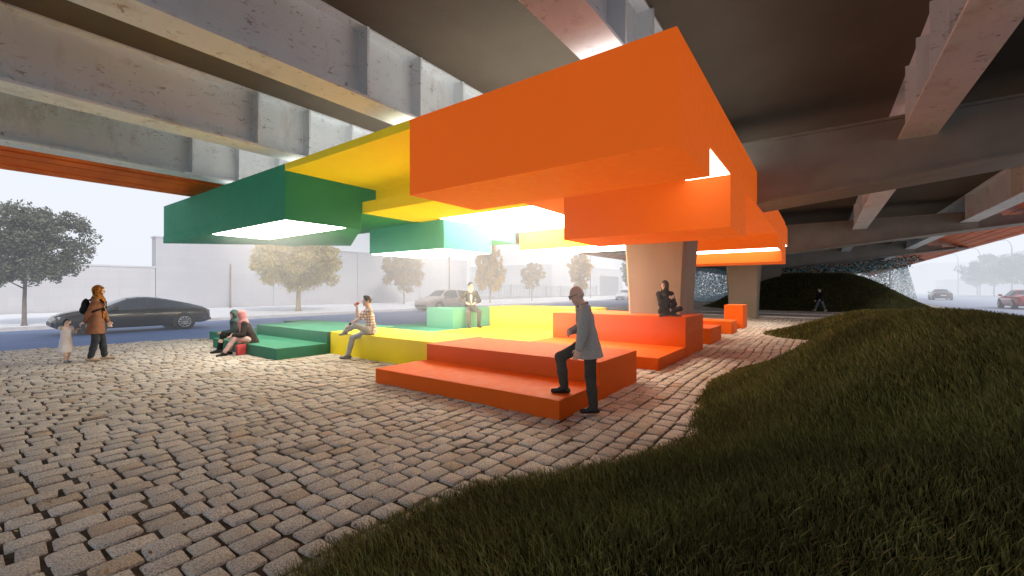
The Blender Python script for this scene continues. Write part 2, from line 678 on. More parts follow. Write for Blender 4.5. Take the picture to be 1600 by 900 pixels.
BX0, BX1 = -4.0, 125.0
GY = [13.9, 10.06, 6.2, 2.32, -1.56, -5.45]
GZ0, GZ1 = 4.755, 5.96
CAPX = [12.4, 28.7, 45.0, 61.3, 77.6, 93.9]
at_bridge(box('deck', BX0, BX1, -6.9, 15.35, GZ1, 6.5, M_deck))
for gy in GY:
    m = MB()
    m.box(BX0, BX1, gy - .018, gy + .018, GZ0 + .045, GZ1 - .032)
    m.box(BX0, BX1, gy - .29, gy + .29, GZ0, GZ0 + .045)
    m.box(BX0, BX1, gy - .21, gy + .21, GZ1 - .032, GZ1 - .002)
    g = at_bridge(m.build('girder', M_steel))
    for cx in CAPX[:4]:
        for k in range(7):
            x = cx - 8.2 + 1.13 * k
            for s in (-1, 1):
                if abs(gy - GY[0]) < .1 and s > 0: continue
                y0, y1 = (gy - .27, gy - .018) if s < 0 else (gy + .018, gy + .27)
                if k > 1 and k < 6 and cx > 13: continue
                st = box('stiffener', x - .022, x + .022, y0, y1, GZ0 + .045, GZ1 - .032, M_steel)
                st.parent = g


def cap(x):
    h = .62      # half thickness
    yc, yl, yr = 3.8, 16.3, -8.7

    def zb(y): return 3.47 + .1 * abs(y - yc)
    m = MB()
    # web box: tapered
    ye0, ye1 = -5.75, 13.35
    for (y0, y1, z0a, z0b, zt0, zt1) in ((ye0, yc, zb(ye0) + .05, zb(yc) + .05, 5.19, 5.19), (yc, ye1, zb(yc) + .05, zb(ye1) + .05, 5.19, 5.19)):
        v = [(x - h, y0, z0a), (x + h, y0, z0a), (x + h, y1, z0b), (x - h, y1, z0b), (x - h, y0, zt0), (x + h, y0, zt0), (x + h, y1, zt1), (x - h, y1, zt1)]
        m.add(v, [(3, 2, 1, 0), (4, 5, 6, 7), (0, 1, 5, 4), (1, 2, 6, 5), (2, 3, 7, 6), (3, 0, 4, 7)])
    # flanges
    m.box(x - h - .09, x + h + .09, ye0 - .03, ye1 + .03, 5.19, 5.24)
    for (y0, y1) in ((yr, yc), (yc, yl)):
        z0, z1 = zb(y0), zb(y1)
        v = [(x - h - .09, y0, z0), (x + h + .09, y0, z0), (x + h + .09, y1, z1), (x - h - .09, y1, z1)]
        v += [(a, b, c + .05) for a, b, c in v]
        m.add(v, [(3, 2, 1, 0), (4, 5, 6, 7), (0, 1, 5, 4), (1, 2, 6, 5), (2, 3, 7, 6), (3, 0, 4, 7)])
    # stepped outer brackets carrying the cladding
    for s in (-1, 1):
        for i in range(4):
            y0 = (-5.78 - .73 * i) if s < 0 else (13.38 + .73 * i)
            y1 = y0 + s * .73
            a, b = min(y0, y1), max(y0, y1)
            zt = 5.30 - .16 * i if i else 5.24
            v = [(x - h * .8, a, zb(a) + .05), (x + h * .8, a, zb(a) + .05), (x + h * .8, b, zb(b) + .05), (x - h * .8, b, zb(b) + .05)]
            v += [(p, q, zt - .17) for p, q, r in v]
            m.add(v, [(3, 2, 1, 0), (4, 5, 6, 7), (0, 1, 5, 4), (1, 2, 6, 5), (2, 3, 7, 6), (3, 0, 4, 7)])
    return at_bridge(m.build('pier_cap', M_cap))


def column(x):
    m = MB()
    secs = [(0, .62, .72), (.02, .62, .72), (1.6, .66, .78), (3.0, .70, .86), (3.62, .72, .90)]
    v, f = [], []
    for (z, hx, hy) in secs:
        c = .07
        v += [(x - hx + c, 3.8 - hy, z), (x + hx - c, 3.8 - hy, z), (x + hx, 3.8 - hy + c, z), (x + hx, 3.8 + hy - c, z),
              (x + hx - c, 3.8 + hy, z), (x - hx + c, 3.8 + hy, z), (x - hx, 3.8 + hy - c, z), (x - hx, 3.8 - hy + c, z)]
    for i in range(len(secs) - 1):
        for k in range(8):
            f.append((i * 8 + k, i * 8 + (k + 1) % 8, i * 8 + 8 + (k + 1) % 8, i * 8 + 8 + k))
    f += [tuple(range(8))[::-1], tuple(range(32, 40))]
    m.add(v, f)
    o = at_bridge(m.build('column', M_col))
    return o


for x in CAPX:
    cap(x)
    column(x + .25)


def fascia(side):
    # louvred orange cladding: overlapping lengthwise boards stepping down and outwards
    m = MB()
    ys = [0, .73, 1.46, 2.19, 2.92]
    for i in range(4):
        y0, y1 = ys[i], ys[i + 1] + .12
        z0, z1 = 5.75 - .25 * i, 5.42 - .25 * i
        if i == 3: y1 = ys[4]
        n = 4
        for k in range(n):
            ya, yb = y0 + (y1 - y0) * k / n, y0 + (y1 - y0) * (k + 1) / n
            za, zb_ = z0 + (z1 - z0) * k / n, z0 + (z1 - z0) * (k + 1) / n
            dz = .035 if k % 2 else 0
            A = (-5.78 - ya, -5.78 - yb) if side < 0 else (14.22 + ya * .712, 14.22 + yb * .712)
            v = [(BX0, A[0], za - dz), (BX1, A[0], za - dz), (BX1, A[1], zb_ - dz), (BX0, A[1], zb_ - dz)]
            v += [(p, q, r + .03) for p, q, r in v]
            m.add(v, [(3, 2, 1, 0), (4, 5, 6, 7), (0, 1, 5, 4), (1, 2, 6, 5), (2, 3, 7, 6), (3, 0, 4, 7)])
    # outer upstand
    ye = -8.72 if side < 0 else 16.32
    m.box(BX0, BX1, min(ye, ye + side * .06), max(ye, ye + side * .06), 4.66, 6.9)
    return at_bridge(m.build('cladding', M_fascia))


fascia(-1)
fascia(1)

# ------------------------------------------------------------------ canopy
cano = empty('canopy', (12, 8, 2.75), label='stepped orange, yellow and green box canopy with glowing undersides hung under the bridge', cat='canopy')


def cbox(name, x0, x1, y0, y1, z0, z1, mat, parent=None):
    o = box(name, x0, x1, y0, y1, z0, z1, mat, bevel=.006)
    par = parent or cano
    o.parent = par
    o.matrix_parent_inverse = Matrix.Translation((-12, -8, -2.75))
    return o


def lpanel(x0, x1, y0, y1, z, mat=M_lamp, parent=None):
    return cbox('light_panel', x0, x1, y0, y1, z - .012, z + .004, mat, parent)


ZT, ZB = 4.53, 3.258
Y = [1.264, 5.6, 9.845, 14.09, 18.29]
# orange
cbox('orange_box', 4.77, 6.45, Y[0], Y[1], ZB, ZT, M_orange_glow)
cbox('orange_box', 6.453, 21.6, Y[0], Y[1] - .004, 3.675, ZT - .003, M_orange_glow)
cbox('orange_box', 8.135, 9.95, Y[0] + .004, 4.53, 2.75, 3.672, M_orange_glow)
cbox('orange_box', 19.5, 21.6, Y[0] - .012, 5.0, 2.76, 3.672, M_orange_glow)
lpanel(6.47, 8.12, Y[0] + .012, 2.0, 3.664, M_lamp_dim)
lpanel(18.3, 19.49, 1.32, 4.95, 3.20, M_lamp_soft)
cbox('orange_box', 18.28, 19.497, Y[0] + .02, 5.0, 3.206, 3.67, M_orange_glow)
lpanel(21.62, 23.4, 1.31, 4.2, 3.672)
cbox('orange_box', 21.603, 23.5, Y[0] + .02, Y[1] - .03, 3.682, 4.5, M_orange_glow)
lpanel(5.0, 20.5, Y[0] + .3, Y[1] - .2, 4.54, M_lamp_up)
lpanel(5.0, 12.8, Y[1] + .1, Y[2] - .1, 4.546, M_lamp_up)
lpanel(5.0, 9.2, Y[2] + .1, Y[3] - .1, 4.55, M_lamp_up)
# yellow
cbox('yellow_box', 4.77, 12.9, Y[1] + .003, Y[2] - .003, 4.375, ZT, M_yellow_glow)
cbox('yellow_box', 7.2, 12.9, Y[1] + .006, Y[2] - .006, 3.99, 4.372, M_yellow_glow)
cbox('yellow_box', 6.78, 8.56, 3.62, Y[2] - .006, 3.69, 3.987, M_yellow_glow)
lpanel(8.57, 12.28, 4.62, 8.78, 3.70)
cbox('yellow_box', 8.563, 12.29, 4.55, Y[2] - .01, 3.706, 3.986, M_yellow_glow)
cbox('yellow_box', 12.30, 14.3, 4.85, 8.62, 3.05, 3.98, M_yellow_glow)
lpanel(12.36, 14.25, 4.9, 8.55, 3.047)
# green
cbox('green_box', 4.77, 6.75, Y[2], Y[3] - .003, ZB + .002, ZT, M_green_glow)
cbox('green_box', 6.753, 9.3, Y[2], Y[3], 3.70, ZT - .004, M_green_glow)
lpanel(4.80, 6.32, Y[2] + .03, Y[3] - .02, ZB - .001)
cbox('green_box', 4.784, 9.3, Y[3] + .006, Y[4], ZB + .25, ZT, M_green_glow)
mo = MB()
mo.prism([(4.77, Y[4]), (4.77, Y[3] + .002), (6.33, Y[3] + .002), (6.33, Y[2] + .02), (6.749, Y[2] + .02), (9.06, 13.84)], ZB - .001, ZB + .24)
o = mo.build('green_box', M_green_glow)
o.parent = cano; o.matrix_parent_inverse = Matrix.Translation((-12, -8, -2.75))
cbox('teal_box', 8.76, 10.95, 8.80, 12.3, 2.862, 3.698, M_teal_glow)
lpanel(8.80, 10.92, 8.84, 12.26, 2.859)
cbox('teal_box', 10.953, 12.3, 8.80, 12.3, 3.30, 3.698, M_teal_glow)
cbox('teal_box', 7.2, 12.9, Y[2] + .003, 12.4, 3.701, 4.36, M_teal_glow)

# ------------------------------------------------------------------ seating
bv = .008


def sbox(root, name, x0, x1, y0, y1, z0, z1, mat):
    o = box(name, x0, x1, y0, y1, z0, z1, mat, bevel=bv)
    o.parent = root
    o.matrix_parent_inverse = Matrix.Translation(root.location).inverted()
    return o


so = empty('stepped_seating', (8, 4.6, 0), label='orange stepped bench platforms with tall back blocks under the orange canopy', cat='stepped seating', group='coloured stepped seating on the cobbles')
sbox(so, 'step', 4.77, 6.0, 2.72, 6.525, -.02, .25, M_orange)
sbox(so, 'platform', 6.003, 7.6, 2.723, 6.522, -.02, .57, M_orange)
sbox(so, 'step', 7.603, 8.89, 3.9, 6.519, -.02, .248, M_orange)
sbox(so, 'step', 8.893, 11.03, 2.73, 6.516, -.02, .25, M_orange)
sbox(so, 'back_block', 11.033, 12.94, 2.72, 6.53, -.02, .99, M_orange)
sbox(so, 'step', 12.943, 14.0, 3.9, 6.5, -.02, .25, M_orange)
sbox(so, 'seat_block', 14.003, 15.69, 2.726, 5.2, -.02, .48, M_orange)
sbox(so, 'step', 15.693, 17.7, 3.4, 5.2, -.02, .25, M_orange)
sbox(so, 'seat_block', 17.703, 18.98, 2.724, 5.4, -.02, .47, M_orange)
sbox(so, 'back_block', 20.5, 21.77, 2.722, 3.45, -.02, 1.0, M_orange)
sbox(so, 'step', 18.983, 20.497, 2.9, 5.0, -.02, .22, M_orange)
sy = empty('stepped_seating', (9, 8.4, 0), label='yellow stepped bench platforms with a long yellow back behind', cat='stepped seating', group='coloured stepped seating on the cobbles')
sbox(sy, 'platform', 6.22, 7.75, 6.53, 10.42, -.02, .57, M_yellow)
sbox(sy, 'step', 7.753, 13.2, 6.533, 10.55, -.02, .25, M_yellow)
sbox(sy, 'back_block', 13.203, 15.0, 6.54, 10.72, -.02, 1.0, M_yellow)
sg_ = empty('stepped_seating', (7.5, 12.5, 0), label='green and teal stepped bench platforms by the road', cat='stepped seating', group='coloured stepped seating on the cobbles')
sbox(sg_, 'step', 4.86, 6.13, 10.43, 14.22, -.02, .27, M_green)
sbox(sg_, 'platform', 6.133, 8.3, 10.44, 14.45, -.02, .57, M_green)
sbox(sg_, 'step', 5.62, 8.6, 14.47, 16.75, -.02, .255, M_green)
sbox(sg_, 'platform', 8.62, 9.6, 14.3, 17.9, -.02, .38, M_green)
sbox(sg_, 'step', 8.303, 13.25, 10.56, 13.9, -.02, .25, M_green)
sbox(sg_, 'back_block', 11.15, 13.4, 10.725, 12.12, .25, .985, M_teal)
#PART2
# ------------------------------------------------------------------ trees
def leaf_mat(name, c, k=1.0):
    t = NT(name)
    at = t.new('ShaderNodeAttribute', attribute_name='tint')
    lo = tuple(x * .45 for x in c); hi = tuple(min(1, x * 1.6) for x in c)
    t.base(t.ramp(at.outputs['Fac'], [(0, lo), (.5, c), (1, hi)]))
    t.b.inputs['Roughness'].default_value = .6
    t.b.inputs['Specular IOR Level'].default_value = .2
    return t.m


M_bark = plain('grey_bark', (.16, .13, .11), .9, .3, 8, .6, 30)
M_bark2 = plain('warm_bark', (.30, .21, .13), .9, .3, 8, .6, 30)
M_leafdark = leaf_mat('dark_leaves', (.095, .108, .078))
M_leafgold = leaf_mat('golden_leaves', (.50, .33, .09))
M_leafolive = leaf_mat('olive_leaves', (.28, .18, .065))
M_leafpale = leaf_mat('pale_leaves', (.42, .34, .13))
M_leafgrey = leaf_mat('grey_green_leaves', (.13, .16, .11))


def tree(x, y, top, low, rad, lm, bm, label, nclu, per, leaf, trunk_r, kind='round', seed=1, z0=.09):
    g = np.random.default_rng(seed)
    root = empty('tree', (x, y, z0), label=label, cat='tree', group='street trees along the far pavement' if y > 0 else 'trees beyond the far carriageway')
    hz = (top - low) / 2
    cz = (top + low) / 2 - z0
    # cluster centres
    cl = []
    lump = g.normal(size=(7, 3)); lump /= np.linalg.norm(lump, axis=1, keepdims=True)
    while len(cl) < nclu:
        d = g.normal(size=3); d /= np.linalg.norm(d)
        r = g.random() ** .42
        if kind == 'fan':
            t = g.random()
            wz = math.sin(math.pi * min(1, (t * .92 + .08)) ** .8) ** .7
            a = g.random() * 6.283
            q = rad * wz * math.sqrt(g.random())
            cl.append((q * math.cos(a), q * math.sin(a), low - z0 + 2 * hz * t))
            continue
        k = .86 + .22 * max(0, (lump @ d).max() - .45) / .55
        wd = 1.0
        if kind == 'round' and d[2] < -.2: wd = 1.05
        p = np.array([d[0] * rad * wd, d[1] * rad * wd, d[2] * hz]) * r * k
        if kind == 'column': p[:2] *= .75 + .25 * math.cos(p[2] / hz * 1.5) + .12 * math.sin(p[2] * 2.2)
        cl.append((p[0], p[1], p[2] + cz))
    cl = np.array(cl)
    # trunk and limbs
    m = MB()
    hb = max(.9, low - z0 + hz * .35)
    m.tube([(0, 0, -.05), (0, 0, .12), (.02 * trunk_r, 0, hb * .45), (trunk_r * .5, -trunk_r * .4, hb), (trunk_r * .2, trunk_r * .6, cz + hz * .55)],
           [trunk_r * 1.7, trunk_r * 1.1, trunk_r * .92, trunk_r * .75, trunk_r * .12], 9)
    idx = g.choice(len(cl), min(16, len(cl)), replace=False)
    for i in idx:
        p = cl[i]
        s = hb * g.uniform(.62, 1.25)
        s = min(s, p[2] - .05) if p[2] > hb * .6 else hb * .55
        mid = (p[0] * .42, p[1] * .42, s + (p[2] - s) * .58)
        m.tube([(0, 0, s), mid, (p[0] * .92, p[1] * .92, p[2])], [trunk_r * .42, trunk_r * .24, trunk_r * .07], 6)
    m.build('trunk', bm, root, smooth=True)
    n = nclu * per
    ci = np.repeat(np.arange(nclu), per)
    cr = rad * g.uniform(.12, .24, nclu) if kind != 'fan' else rad * g.uniform(.08, .14, nclu)
    off = g.normal(size=(n, 3)); off /= np.linalg.norm(off, axis=1, keepdims=True)
    off *= (g.random((n, 1)) ** .5) * cr[ci][:, None]
    if kind == 'fan':
        off[:, 2] *= 2.6
    else:
        off[:, 2] *= .75
    P = cl[ci] + off
    nrm = g.normal(size=(n, 3)); nrm[:, 2] += .4; nrm /= np.linalg.norm(nrm, axis=1, keepdims=True)
    a = np.cross(nrm, g.normal(size=(n, 3))); a /= np.linalg.norm(a, axis=1, keepdims=True)
    b = np.cross(nrm, a)
    s = leaf * g.uniform(.6, 1.3, n)[:, None]
    V = np.stack([P - a * s, P - b * s * .42 + a * s * .1, P + a * s, P + b * s * .42 + a * s * .1], 1).reshape(-1, 3)
    q = np.arange(n * 4).reshape(-1, 4)
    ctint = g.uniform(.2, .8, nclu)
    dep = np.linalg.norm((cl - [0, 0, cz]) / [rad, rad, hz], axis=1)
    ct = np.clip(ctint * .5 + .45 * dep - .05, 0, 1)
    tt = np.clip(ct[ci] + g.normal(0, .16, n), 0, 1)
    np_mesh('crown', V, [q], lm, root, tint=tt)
    return root


def px(p, D):      # a bearing and a forward distance measured on the photograph -> ground position
    return rd((p - 800) / FOC * D, D)


T = [
    (38, 18.6, 5.6, 1.75, 2.05, M_leafdark, M_bark, 'dark leafy spreading tree in front of the low wall at far left', 210, 120, .08, .075, 'round'),
    (466, 31.0, 5.9, 1.75, 3.0, M_leafpale, M_bark2, 'wide pale gold tree under the hanging green box, behind the green steps', 260, 90, .13, .16, 'round'),
    (631, 46.0, 6.1, 1.55, 2.35, M_leafolive, M_bark2, 'round brownish tree on a thin trunk behind the man drinking', 170, 90, .12, .08, 'round'),
    (766, 50.0, 7.2, 1.75, 1.85, M_leafgold, M_bark2, 'golden feathery upright tree behind the man in the dark jacket', 200, 60, .14, .10, 'fan'),
    (831, 60.0, 5.45, 1.8, 1.65, M_leafolive, M_bark2, 'small reddish brown egg-shaped tree in front of the railings', 120, 80, .13, .06, 'round'),
    (906, 62.0, 7.3, 1.5, 1.75, M_leafgold, M_bark2, 'tall narrow golden tree above the head of the old man in grey', 170, 80, .15, .09, 'column'),
    (983, 76.0, 7.6, 2.3, 1.6, M_leafgrey, M_bark, 'grey green narrow tree beside the brown pier and the white car', 80, 70, .17, .09, 'column'),
]
for i, t in enumerate(T):
    x, y = px(t[0], t[1])
    tree(x, y, *t[2:4], t[4], t[5], t[6], t[7], t[8], t[9], t[10], t[11], t[12], seed=20 + i)
for i, (p, D, top, low, r, lab) in enumerate((
        (1553, 102, 9.6, 2.6, 5.4, 'broad hazy grey tree between the two nearest curved street lamps'),
        (1604, 90, 9.4, 2.4, 5.0, 'hazy grey tree cut by the right edge above the red car'),
        (1527, 116, 7.6, 2.4, 3.6, 'smaller hazy tree left of the broad one across the right road'))):
    x, y = px(p, D)
    tree(x, y, top, low, r, M_leafgrey, M_bark, lab, 120, 60, .30, .16, 'round', seed=60 + i)

# ------------------------------------------------------------------ lamps, poles, walls, buildings, railings
M_pole = plain('grey_lamp_pole', (.30, .31, .33), .5, .1, 5, metal=.3)
M_rust = plain('brown_post', (.22, .14, .09), .7, .25, 5, .3, 30)
LL = ['tall curved street lamp right of the broad hazy tree', 'tall curved street lamp just left of the broad hazy tree', 'farthest curved street lamp, right above the dark sedan']
for (p, D), lb in zip(((1581, 95.5), (1531, 115), (1497, 133)), LL):
    x, y = px(p, D)
    t = empty('street_lamp', (x, y, .08), label=lb, cat='street lamp', group='curved street lamps along the right road')
    m = MB()
    pts = [(0, 0, 0), (0, 0, 10.6)] + [(0, 1.15 - 1.15 * math.cos(a), 10.6 + 2.2 * math.sin(a)) for a in np.linspace(.15, 1.75, 9)]
    m.tube(pts, [.16, .13] + [.11 - .004 * k for k in range(9)], 8)
    m.build('pole', M_pole, t, smooth=True)
    m = MB()
    m.box(-.14, .14, 1.25, 2.05, 12.62, 12.74)
    m.build('lamp_head', M_pole, t, bevel=.03)
    m = MB(); m.tube([(0, 0, 0), (0, 0, .5)], [.24, .2], 10); m.build('base', M_pole, t)
for (p, D, h, r, lb) in ((360, 36.6, 3.75, .075, 'short brown post standing against the long pale wall'), (702, 49, 7.6, .07, 'slim tan pole rising behind the beige car'),
                         (922.5, 78, 9.4, .07, 'thin dark pole beside the tall narrow golden tree')):
    x, y = px(p, D)
    t = empty('pole', (x, y, .09), label=lb, cat='pole')
    m = MB(); m.tube([(0, 0, 0), (0, 0, h)], [r, r * .85], 8); m.build('shaft', M_rust, t, smooth=True)
    m = MB(); m.tube([(0, 0, 0), (0, 0, .08)], [r * 2, r * 2], 8); m.build('foot', M_rust, t)


def wall_mat(name, c):
    t = NT(name)
    f = t.noise(.22, 6, .6)
    cc = t.ramp(f, [(.3, tuple(x * .9 for x in c)), (.7, tuple(min(1, x * 1.05) for x in c))])
    br = t.new('ShaderNodeTexBrick')
    br.inputs['Scale'].default_value = 1.0
    br.inputs['Brick Width'].default_value = 1.2; br.inputs['Row Height'].default_value = .6
    br.inputs['Mortar Size'].default_value = .012
    br.inputs['Color1'].default_value = (1, 1, 1, 1); br.inputs['Color2'].default_value = (.95, .95, .95, 1); br.inputs['Mortar'].default_value = (.86, .86, .87, 1)
    mp = t.new('ShaderNodeMapping'); mp.inputs['Rotation'].default_value = (R_(90), 0, 0)
    t.link(t.co(), mp.inputs[0]); t.link(mp.outputs[0], br.inputs['Vector'])
    cc = t.mix(1.0, cc, br.outputs['Color'], 'MULTIPLY')
    st = t.ramp(t.noise(.9, 5, .6, t.co((1, 1, .12))), [(.5, 0.0), (.8, .25)])
    cc = t.mix(st, cc, tuple(x * .7 for x in c))
    t.base(cc)
    t.b.inputs['Roughness'].default_value = .9
    return t.m


M_wall1 = wall_mat('pale_wall_render', (.44, .435, .46))
M_wall2 = wall_mat('grey_block_render', (.42, .415, .45))
M_wall3 = wall_mat('far_render', (.46, .46, .49))
M_dark = plain('dark_opening', (.10, .10, .12), .8)


def at(o, root):
    o.parent = root
    o.matrix_parent_inverse = Matrix.Translation(root.location).inverted()
    return o


def building(name, label, x0, x1, y0, y1, h, mat, cope=.25, extra=()):
    r = empty(name, ((x0 + x1) / 2, y0, .09), label=label, cat='wall' if name.endswith('wall') else 'building')
    at(box('wall', x0, x1, y0, y1, .0, h, mat), r)
    at(box('coping', x0 - .06, x1 + .06, y0 - .06, y1 + .06, h + .002, h + cope, M_wall3), r)
    for (nm, a, b, c, d, e, f, mm) in extra:
        at(box(nm, a, b, c, d, e, f, mm), r)
    return r


building('boundary_wall', 'long low pale wall behind the dark tree at the left', -70, 10.5, 42.2, 43.0, 3.35, M_wall1, .12)
building('building', 'large plain windowless block with a pale flat face behind the wide gold tree', 10.55, 46.7, 42.2, 43.2, 5.75, M_wall2, .12,
         [('pilaster', x, x + .35, 42.08, 42.197, .0, 5.74, M_wall2) for x in (19.4, 28.4, 37.5)])
building('building', 'pale distant shed with a wide dark doorway left of the brown pier', 84.4, 127, 50, 75, 7.4, M_wall3, .2,
         [('doorway', 110.5, 123.5, 49.9, 49.997, .0, 5.4, M_dark), ('canopy_edge', 109.5, 124.5, 49.4, 49.89, 5.42, 5.7, M_wall3)])
building('building', 'tall faint tower of pale haze behind the golden upright tree', 96, 150, 92, 120, 15.5, M_wall3, .3)
fr = empty('railing', (69, 42.4, .09), label='long grey upright bar railing behind the golden and egg-shaped trees', cat='railing')
m = MB()
for x in np.arange(46.9, 92, .42):
    m.box(x, x + .07, 42.35, 42.42, .2, 2.25)
at(m.build('bars', plain('grey_railing', (.26, .26, .29), .6)), fr)
for z in (.25, 2.2):
    at(box('rail', 46.8, 92.2, 42.33, 42.44, z, z + .09, MATS['grey_railing']), fr)
for x in np.arange(46.85, 92.3, 5.6):
    at(box('post', x - .09, x + .09, 42.28, 42.49, .0, 2.5, MATS['grey_railing']), fr)

building('building', 'long pale hazy block behind the trees across the right road', 118, 236, -74, -46, 12.2, M_wall3, .4,
         [('window_band', 122, 232, -45.997, -45.9, z, z + 1.1, plain('hazy_glass', (.30, .33, .38), .3)) for z in (3.2, 6.4, 9.4)])
bx, by = px(1474, 215)
building('building', 'faint stepped block far down the right road above the dark sedan', bx - 15, bx + 40, by - 14, by + 9, 14.0, M_wall3, .4,
         [('annex', bx - 15.5, bx + 10, by + 9.003, by + 19, .0, 10.5, M_wall3)])
bx, by = px(1496, 170)
building('building', 'small low hazy house left of the long pale block on the right', bx - 8, bx + 8, by - 5, by + 5, 5.2, M_wall3, .3,
         [('window', bx - 8.05, bx - 8.003, by - 2, by + 2, 1.4, 3.2, MATS['hazy_glass'])])
building('boundary_wall', 'low hazy wall along the pavement of the right road', 60, 215, -45.2, -44.8, 2.4, M_wall3, .12)

# ------------------------------------------------------------------ glass tile curtain by the far pier
def tiles_mat():
    t = NT('turquoise_glass_tiles')
    at_ = t.new('ShaderNodeAttribute', attribute_name='tint')
    t.base(t.ramp(at_.outputs['Fac'], [(0, (.015, .05, .06)), (.3, (.06, .22, .26)), (.55, (.25, .55, .60)), (.8, (.62, .80, .84)), (.93, (.85, .92, .95)), (1, (.75, .33, .10))]))
    t.b.inputs['Roughness'].default_value = .15
    t.b.inputs['Specular IOR Level'].default_value = .9
    tr = t.new('ShaderNodeBsdfTranslucent')
    t.link(t.b.inputs['Base Color'].links[0].from_socket, tr.inputs['Color'])
    mx = t.new('ShaderNodeMixShader')
    mx.inputs[0].default_value = .6
    t.link(t.b.outputs[0], mx.inputs[1]); t.link(tr.outputs[0], mx.inputs[2])
    t.link(mx.outputs[0], t.out.inputs['Surface'])
    return t.m


M_tiles = tiles_mat()
gc = empty('tile_curtain', (60, 3.5, 0), label='glittering turquoise glass tile curtain arching round the farthest visible pier', cat='curtain')


def tile_sheet(name, fn, nu, nv, size, tfun, keep=.86):
    us, vs = np.meshgrid((np.arange(nu) + .5) / nu, (np.arange(nv) + .5) / nv, indexing='ij')
    us = us.ravel() + rng.normal(0, .15 / nu, nu * nv); vs = vs.ravel() + rng.normal(0, .1 / nv, nu * nv)
    m = rng.random(len(us)) < keep
    us, vs = us[m], vs[m]
    P = fn(us, vs)
    n = len(us)
    yaw = rng.normal(0, .5, n); pit = rng.normal(0, .35, n)
    sx = np.stack([np.sin(yaw) * .5, np.cos(yaw), np.zeros(n)], 1) * size[0] / 2
    sz = np.stack([np.sin(pit), np.zeros(n), np.cos(pit)], 1) * size[1] / 2
    V = np.stack([P - sx - sz, P + sx - sz, P + sx + sz, P - sx + sz], 1).reshape(-1, 3)
    o = np_mesh(name, V, [np.arange(n * 4).reshape(-1, 4)], M_tiles, tint=np.clip(tfun(us, vs, n), 0, 1))
    at(o, gc)
    return o


tile_sheet('hanging_net', lambda u, v: np.stack([60 + .4 * np.sin(u * 9), -8.1 + u * 2.3 + 1.0 * v * (1 - u), .05 + v * 4.6], 1), 34, 62, (.075, .06),
           lambda u, v, n: rng.normal(.82 - .10 * (v > .75), .11, n))
tile_sheet('hanging_net', lambda u, v: np.stack([60 + .4 * np.sin(u * 7), 8.8 + u * 6.4, .05 + v * 4.4], 1), 96, 60, (.10, .085),
           lambda u, v, n: rng.normal(.80 - .12 * np.sin(u * 7) ** 2, .12, n))
tile_sheet('overhead_net', lambda u, v: np.stack([50 + v * 12 + np.sin(u * 12) * .4, -6.9 + u * 16, 4.25 + .35 * np.sin(u * 6.5 + 2) - .9 * np.sin(np.pi * v) * .6 + rng.normal(0, .12, len(u))], 1), 130, 60, (.12, .09),
           lambda u, v, n: np.where(rng.random(n) < .16, 1.0, np.where(rng.random(n) < .3, .7, rng.normal(.16, .13, n))), .62)
tile_sheet('inner_net', lambda u, v: np.stack([63 + 0 * u, -6.2 + u * 7.5, .3 + v * 4.0], 1), 80, 50, (.10, .085),
           lambda u, v, n: np.where(v > .5, rng.normal(.82, .14, n), rng.normal(.12, .1, n)), .9)

# ------------------------------------------------------------------ cars
M_carglass = plain('car_glass', (.035, .04, .045), .08, .1, 2, spec=.9)
M_rim = plain('alloy_rim', (.55, .55, .56), .3, .1, 9, metal=.8)
M_tail = plain('tail_lamp_red', (.45, .02, .02), .25, .1, 4)
M_head = plain('head_lamp_clear', (.80, .82, .85), .15, .05, 4)
M_trim = plain('dark_trim', (.03, .03, .032), .5, .1, 9)
M_plate = plain('number_plate', (.75, .75, .72), .5, .05, 9)

SEDAN = dict(
    x=[-2.45, -2.40, -2.20, -1.75, -1.45, -.80, -.45, .0, .35, 1.05, 1.35, 1.80, 2.15, 2.36, 2.44],
    top=[.66, .80, .98, 1.03, 1.06, 1.36, 1.41, 1.43, 1.40, 1.01, .95, .89, .80, .68, .58],
    belt=[.60, .74, .88, .92, .93, .95, .95, .94, .93, .91, .88, .82, .73, .62, .54],
    lo=[.40, .34, .28, .24, .21, .20, .20, .20, .20, .20, .21, .22, .23, .28, .34],
    w=[.60, .76, .86, .90, .91, .92, .92, .92, .92, .91, .90, .88, .82, .70, .52],
    wr=[.50, .62, .70, .71, .70, .58, .57, .57, .585, .70, .72, .70, .64, .52, .40], rear=(-1.45, -.80), front=(.35, 1.05))
COUPE = dict(SEDAN, top=[.70, .82, .97, 1.10, 1.18, 1.36, 1.41, 1.41, 1.36, 1.02, .95, .88, .79, .68, .58],
             x=[-2.48, -2.42, -2.2, -1.75, -1.45, -.70, -.30, .05, .40, 1.10, 1.4, 1.85, 2.2, 2.4, 2.48], rear=(-1.75, -.70), front=(.40, 1.10))
HATCH = dict(SEDAN, x=[-2.30, -2.26, -2.18, -2.0, -1.85, -1.35, -.8, .0, .45, 1.10, 1.35, 1.75, 2.1, 2.3, 2.36],
             top=[.70, .86, 1.02, 1.20, 1.34, 1.52, 1.56, 1.57, 1.52, 1.06, 1.0, .94, .86, .74, .62], rear=(-2.18, -1.35), front=(.45, 1.10))


